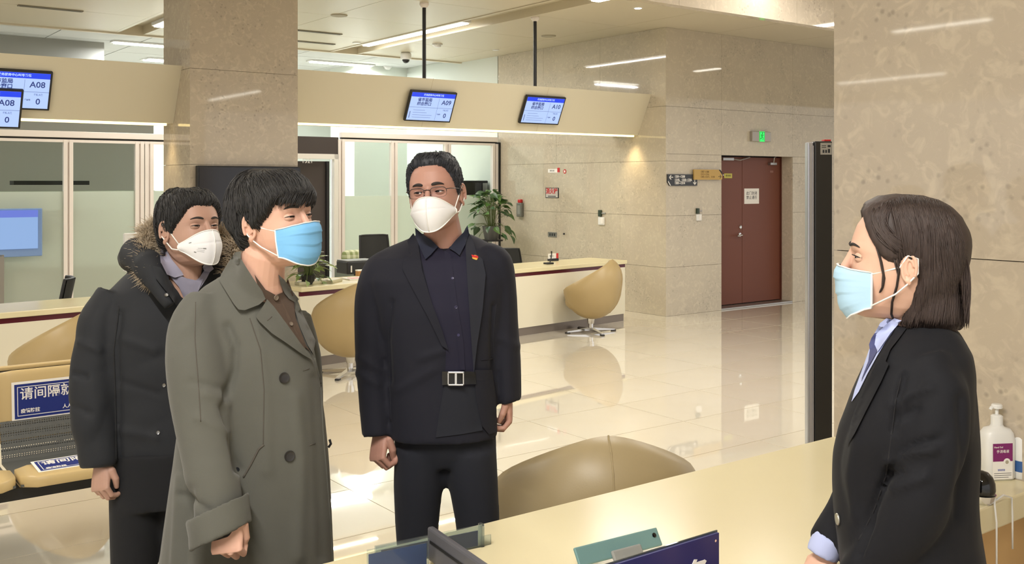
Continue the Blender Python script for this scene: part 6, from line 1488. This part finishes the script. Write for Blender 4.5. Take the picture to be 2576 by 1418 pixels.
for pts in ([(2350, 960, D4-.15, 36), (2335, 1150, D4-.18, 36), (2280, 1290, D4-.17, 32), (2090, 1490, D4-.03, 20)], [(2280, 960, D4+.15, 36), (2205, 1150, D4+.18, 34), (2150, 1260, D4+.15, 32), (2085, 1400, D4+.1, 20)],
            [(2310, 1560, D4-.08, 90), (2310, 1900, D4-.08, 62), (2310, 2360, D4-.08, 36)], [(2310, 1560, D4+.08, 90), (2300, 1900, D4+.08, 62), (2300, 2360, D4+.08, 36)]): limb(co, pts)
p4_ = person_body([hd, hE, hF], co, SK4, 'woman in a black blazer and pale blue mask standing behind the counter', (PX(2310, 900, D4).x, D4, 0))
bz_ = MB()
W4 = [(812, 2252, 2398, .075, .95), (840, 2222, 2424, .13, .85), (880, 2190, 2446, .185, .8), (930, 2168, 2454, .20, .8), (1000, 2140, 2458, .205, .8), (1080, 2112, 2460, .20, .8), (1150, 2100, 2460, .185, .8), (1220, 2098, 2460, .175, .8), (1300, 2098, 2466, .18, .8), (1400, 2104, 2480, .185, .82), (1500, 2110, 2494, .19, .82), (1580, 2112, 2500, .19, .85)]
bz_.loft([ring_px(v, a, b, D4, t, p, 40) for v, a, b, t, p in W4])
limb(bz_, [(2330, 905, D4-.13, 56), (2366, 990, D4-.17, 68), (2362, 1080, D4-.18, 74), (2345, 1170, D4-.18, 76), (2305, 1270, D4-.17, 76), (2235, 1370, D4-.13, 68), (2150, 1460, D4-.08, 52)], 24)
limb(bz_, [(2290, 930, D4+.16, 60), (2230, 1080, D4+.19, 66), (2190, 1190, D4+.18, 66), (2135, 1290, D4+.14, 56), (2075, 1375, D4+.1, 46)], 24)
blz = OBJ('blazer', remesh(bz_, .0085, 4, ridges([([(2275, 945), (2262, 1000), (2250, 1080)], -.012, 8), ([(2250, 1020), (2290, 990), (2340, 975)], .009, 11), ([(2262, 1050), (2310, 1030)], -.008, 8), ([(2230, 1190), (2258, 1150), (2300, 1120), (2360, 1105)], -.011, 9), ([(2240, 1160), (2290, 1140), (2350, 1130)], .012, 12), ([(2215, 1225), (2240, 1195), (2270, 1185)], -.010, 8), ([(2250, 1230), (2330, 1200)], .009, 12), ([(2232, 1195), (2190, 1290), (2160, 1400)], -.014, 9), ([(2420, 1000), (2425, 1150), (2410, 1300)], -.008, 12), ([(2160, 1080), (2140, 1200), (2150, 1300)], .006, 14)], folds(.010, 6, 3.5, 9), D4+.02)), M_BLZ, p4_, label='black blazer'); tb4 = bvh_of(blz); hb4 = bvh_of(p4_)
pts4 = [(2268, 800), (2246, 820), (2226, 850), (2208, 880), (2196, 896), (2196, 860), (2208, 834), (2222, 812), (2240, 790)]
sh4 = patch([(2214, 812), (2230, 800), (2262, 806), (2248, 832), (2226, 862), (2206, 896), (2182, 940), (2160, 985), (2142, 1010), (2150, 980), (2172, 920), (2190, 868), (2200, 838)], [tb4, hb4], .006, .006, M_LBLUE, 'shirt', p4_, 7, label='pale blue shirt')
ts4 = [tb4, hb4]+([bvh_of(sh4)] if sh4 else [])
patch([(2250, 800), (2268, 806), (2240, 838), (2208, 884), (2200, 866), (2204, 840), (2226, 818)], ts4, .010, .005, M_LBLUE, 'shirt_collar', p4_, 7, label='near collar wing')
patch([(2200, 838), (2208, 836), (2202, 862), (2206, 884), (2196, 902), (2180, 930), (2166, 956), (2184, 908), (2188, 880), (2186, 866), (2192, 850)], ts4, .009, .006, M_SCARF, 'neck_scarf', p4_, 6, label='navy neck tie')
patch([(2262, 806), (2290, 812), (2262, 850), (2240, 878), (2228, 908), (2236, 916), (2216, 960), (2180, 1030), (2150, 1090), (2132, 1120), (2140, 1060), (2158, 1010), (2186, 950), (2212, 900), (2240, 852)], [tb4], .010, .006, M_BLZ, 'lapel', blz, 8, label='near lapel')
line_on([(2266, 950), (2252, 1010), (2244, 1080), (2236, 1150), (2228, 1195), (2200, 1280), (2160, 1360)], [tb4], .0025, mat('blazer_seam', (20, 20, 24), .85), 'sleeve_seam', blz, -.002)
disc_on(2110, 1305, [tb4], .0125, .004, mat('silver_button', (168, 166, 156), .35, metal=.6), 'blazer_button', blz, label='round silver blazer button')
cfm = MB(); limb(cfm, [(2090, 1350, D4+.10, 41), (2076, 1378, D4+.10, 42), (2068, 1396, D4+.10, 40)]); OBJ('shirt_cuff', remesh(cfm, .005, 2), M_LBLUE, p4_, label='pale blue shirt cuff')
sk = MB(); sk.loft([ring_px(v, a, b, D4, t, .85) for v, a, b, t in ((1500, 2140, 2470, .17), (1650, 2130, 2480, .18), (1800, 2160, 2460, .18), (1900, 2170, 2450, .18))]); OBJ('skirt', remesh(sk, .012, 3), M_BLZ, p4_)
shoe(2300, D4-.08, p4_, M_SHOE, math.radians(-90)); shoe(2295, D4+.08, p4_, M_SHOE, math.radians(-90))
eyes(H4, p4_, SK4, .9, .85, lash=True)
surgical(H4, p4_, M_MBLUE2, M_LOOP)
# bob: cap on the skull plus the falling curtain
M_HAIR4 = hair_mat('dark_brown_hair', (44, 36, 34), (74, 62, 58))
def l4(az):
    a = abs(((az+PI) % (2*PI))-PI)*180/PI
    return float(np.interp(a, [0, 20, 40, 56, 70, 82, 92, 104, 112, 180], [.082, .078, .058, .028, .000, -.006, .012, -.01, -.09, -.09]))
def t4(az, z):
    a = abs(((az+PI) % (2*PI))-PI)*180/PI
    b = .008+.010*max(0, min(1, (z-.0)/.09)); return b+(.014*min(1, max(0, a-90)/60)*min(1, max(0, (.09-z)/.06+.3)))
cap4 = hair_cap(H4, p4_, M_HAIR4, l4, t4, 31, 0, .05, 0, 'dark brown shoulder-length bob', rough=.002)
cu = MB()
CU = [(560, 2270, 2390, .072), (600, 2275, 2400, .082), (650, 2292, 2408, .088), (690, 2292, 2413, .091), (720, 2282, 2417, .092), (750, 2268, 2420, .092), (780, 2258, 2423, .092), (805, 2254, 2424, .090), (818, 2270, 2422, .084), (822, 2300, 2416, .076)]
cu.loft([ring_px(v, a, b, D4, t, .85, 40) for v, a, b, t in CU])
cuo = OBJ('hair_curtain', remesh(cu, .006, 3, folds(.004, 30, 2, 3)), M_HAIR4, p4_, label='straight hair falling behind the ear'); 
for p_ in cuo.data.polygons: p_.use_smooth = True
tch = [bvh_of(cuo), bvh_of(cap4)]
stt = MB(); rnd = random.Random(5)
def strand(u0, v0, u1, v1, bend=0, r=.0015, off=.002, wob=6):
    W = []; ph = rnd.uniform(0, 6)
    for k in range(13):
        t = k/12; u = u0+(u1-u0)*t+math.sin(PI*t)*bend+math.sin(t*5+ph)*wob*.3; v = v0+(v1-v0)*t
        dr_ = (PX(u, v, 1)-EYE).normalized(); h = None
        for tr in tch:
            q = tr.ray_cast(EYE, dr_)
            if q[0] is not None and (h is None or q[3] < h): h = q[3]
        if h is None:
            if W: W.append(W[-1]+(PX(u, v, W[-1].y)-W[-1])); 
            continue
        W.append(EYE+dr_*(h-off))
    if len(W) > 3: stt.tube(W, [r*.5]+[r]*(len(W)-3)+[r*.7, r*.15], 4, .6)
for k in range(620):
    t = rnd.random(); u0 = 2200+190*t+rnd.uniform(-8, 8); v0 = 490+44*abs(t-.55)**1.4*2+rnd.uniform(-6, 14)
    if t < .22: u1, v1, bend = 2258+rnd.uniform(-6, 20), 628+rnd.uniform(-20, 12), -28
    else: tt = (t-.22)/.78; u1, v1, bend = 2258+172*tt+rnd.uniform(-6, 6), 812+rnd.uniform(-8, 16), 18*(1-tt)+26*tt
    strand(u0, v0, u1, v1, bend, off=.0015+rnd.random()*.002)
for k in range(300):
    t = rnd.random(); strand(2290+125*t, 600+rnd.uniform(-40, 100), 2258+175*t+rnd.uniform(-6, 6), 816+rnd.uniform(-8, 14), 8, off=.002+rnd.random()*.003)
OBJ('hair_strands', stt, M_HAIR4, p4_, smooth=True)
# loose locks in front of the ear, following the cheek
ok = MB()
for pts in ([(2182, 545), (2198, 590), (2212, 640), (2222, 690), (2220, 722), (2210, 742)], [(2184, 556), (2202, 610), (2217, 660), (2224, 700), (2218, 735)], [(2258, 648), (2262, 680), (2256, 720), (2244, 760), (2242, 790), (2248, 806)], [(2250, 652), (2260, 690), (2258, 712)]):
    W = []
    for i in range(len(pts)-1):
        for j in range(4):
            u = pts[i][0]+(pts[i+1][0]-pts[i][0])*j/4; v = pts[i][1]+(pts[i+1][1]-pts[i][1])*j/4
            q = hb4.ray_cast(EYE, (PX(u, v, 1)-EYE).normalized())
            if q[0] is not None: W.append(q[0]+(EYE-q[0]).normalized()*.004)
            elif W: W.append(PX(u, v, W[-1].y))
    if len(W) > 3:
        for o_ in (-.0012, 0, .0014): ok.tube([w_+Vector((o_*1.4, o_, 0)) for w_ in W], [.001]+[.0014]*(len(W)-2)+[.0002], 5)
OBJ('loose_locks', ok, M_HAIR4, p4_, smooth=True)
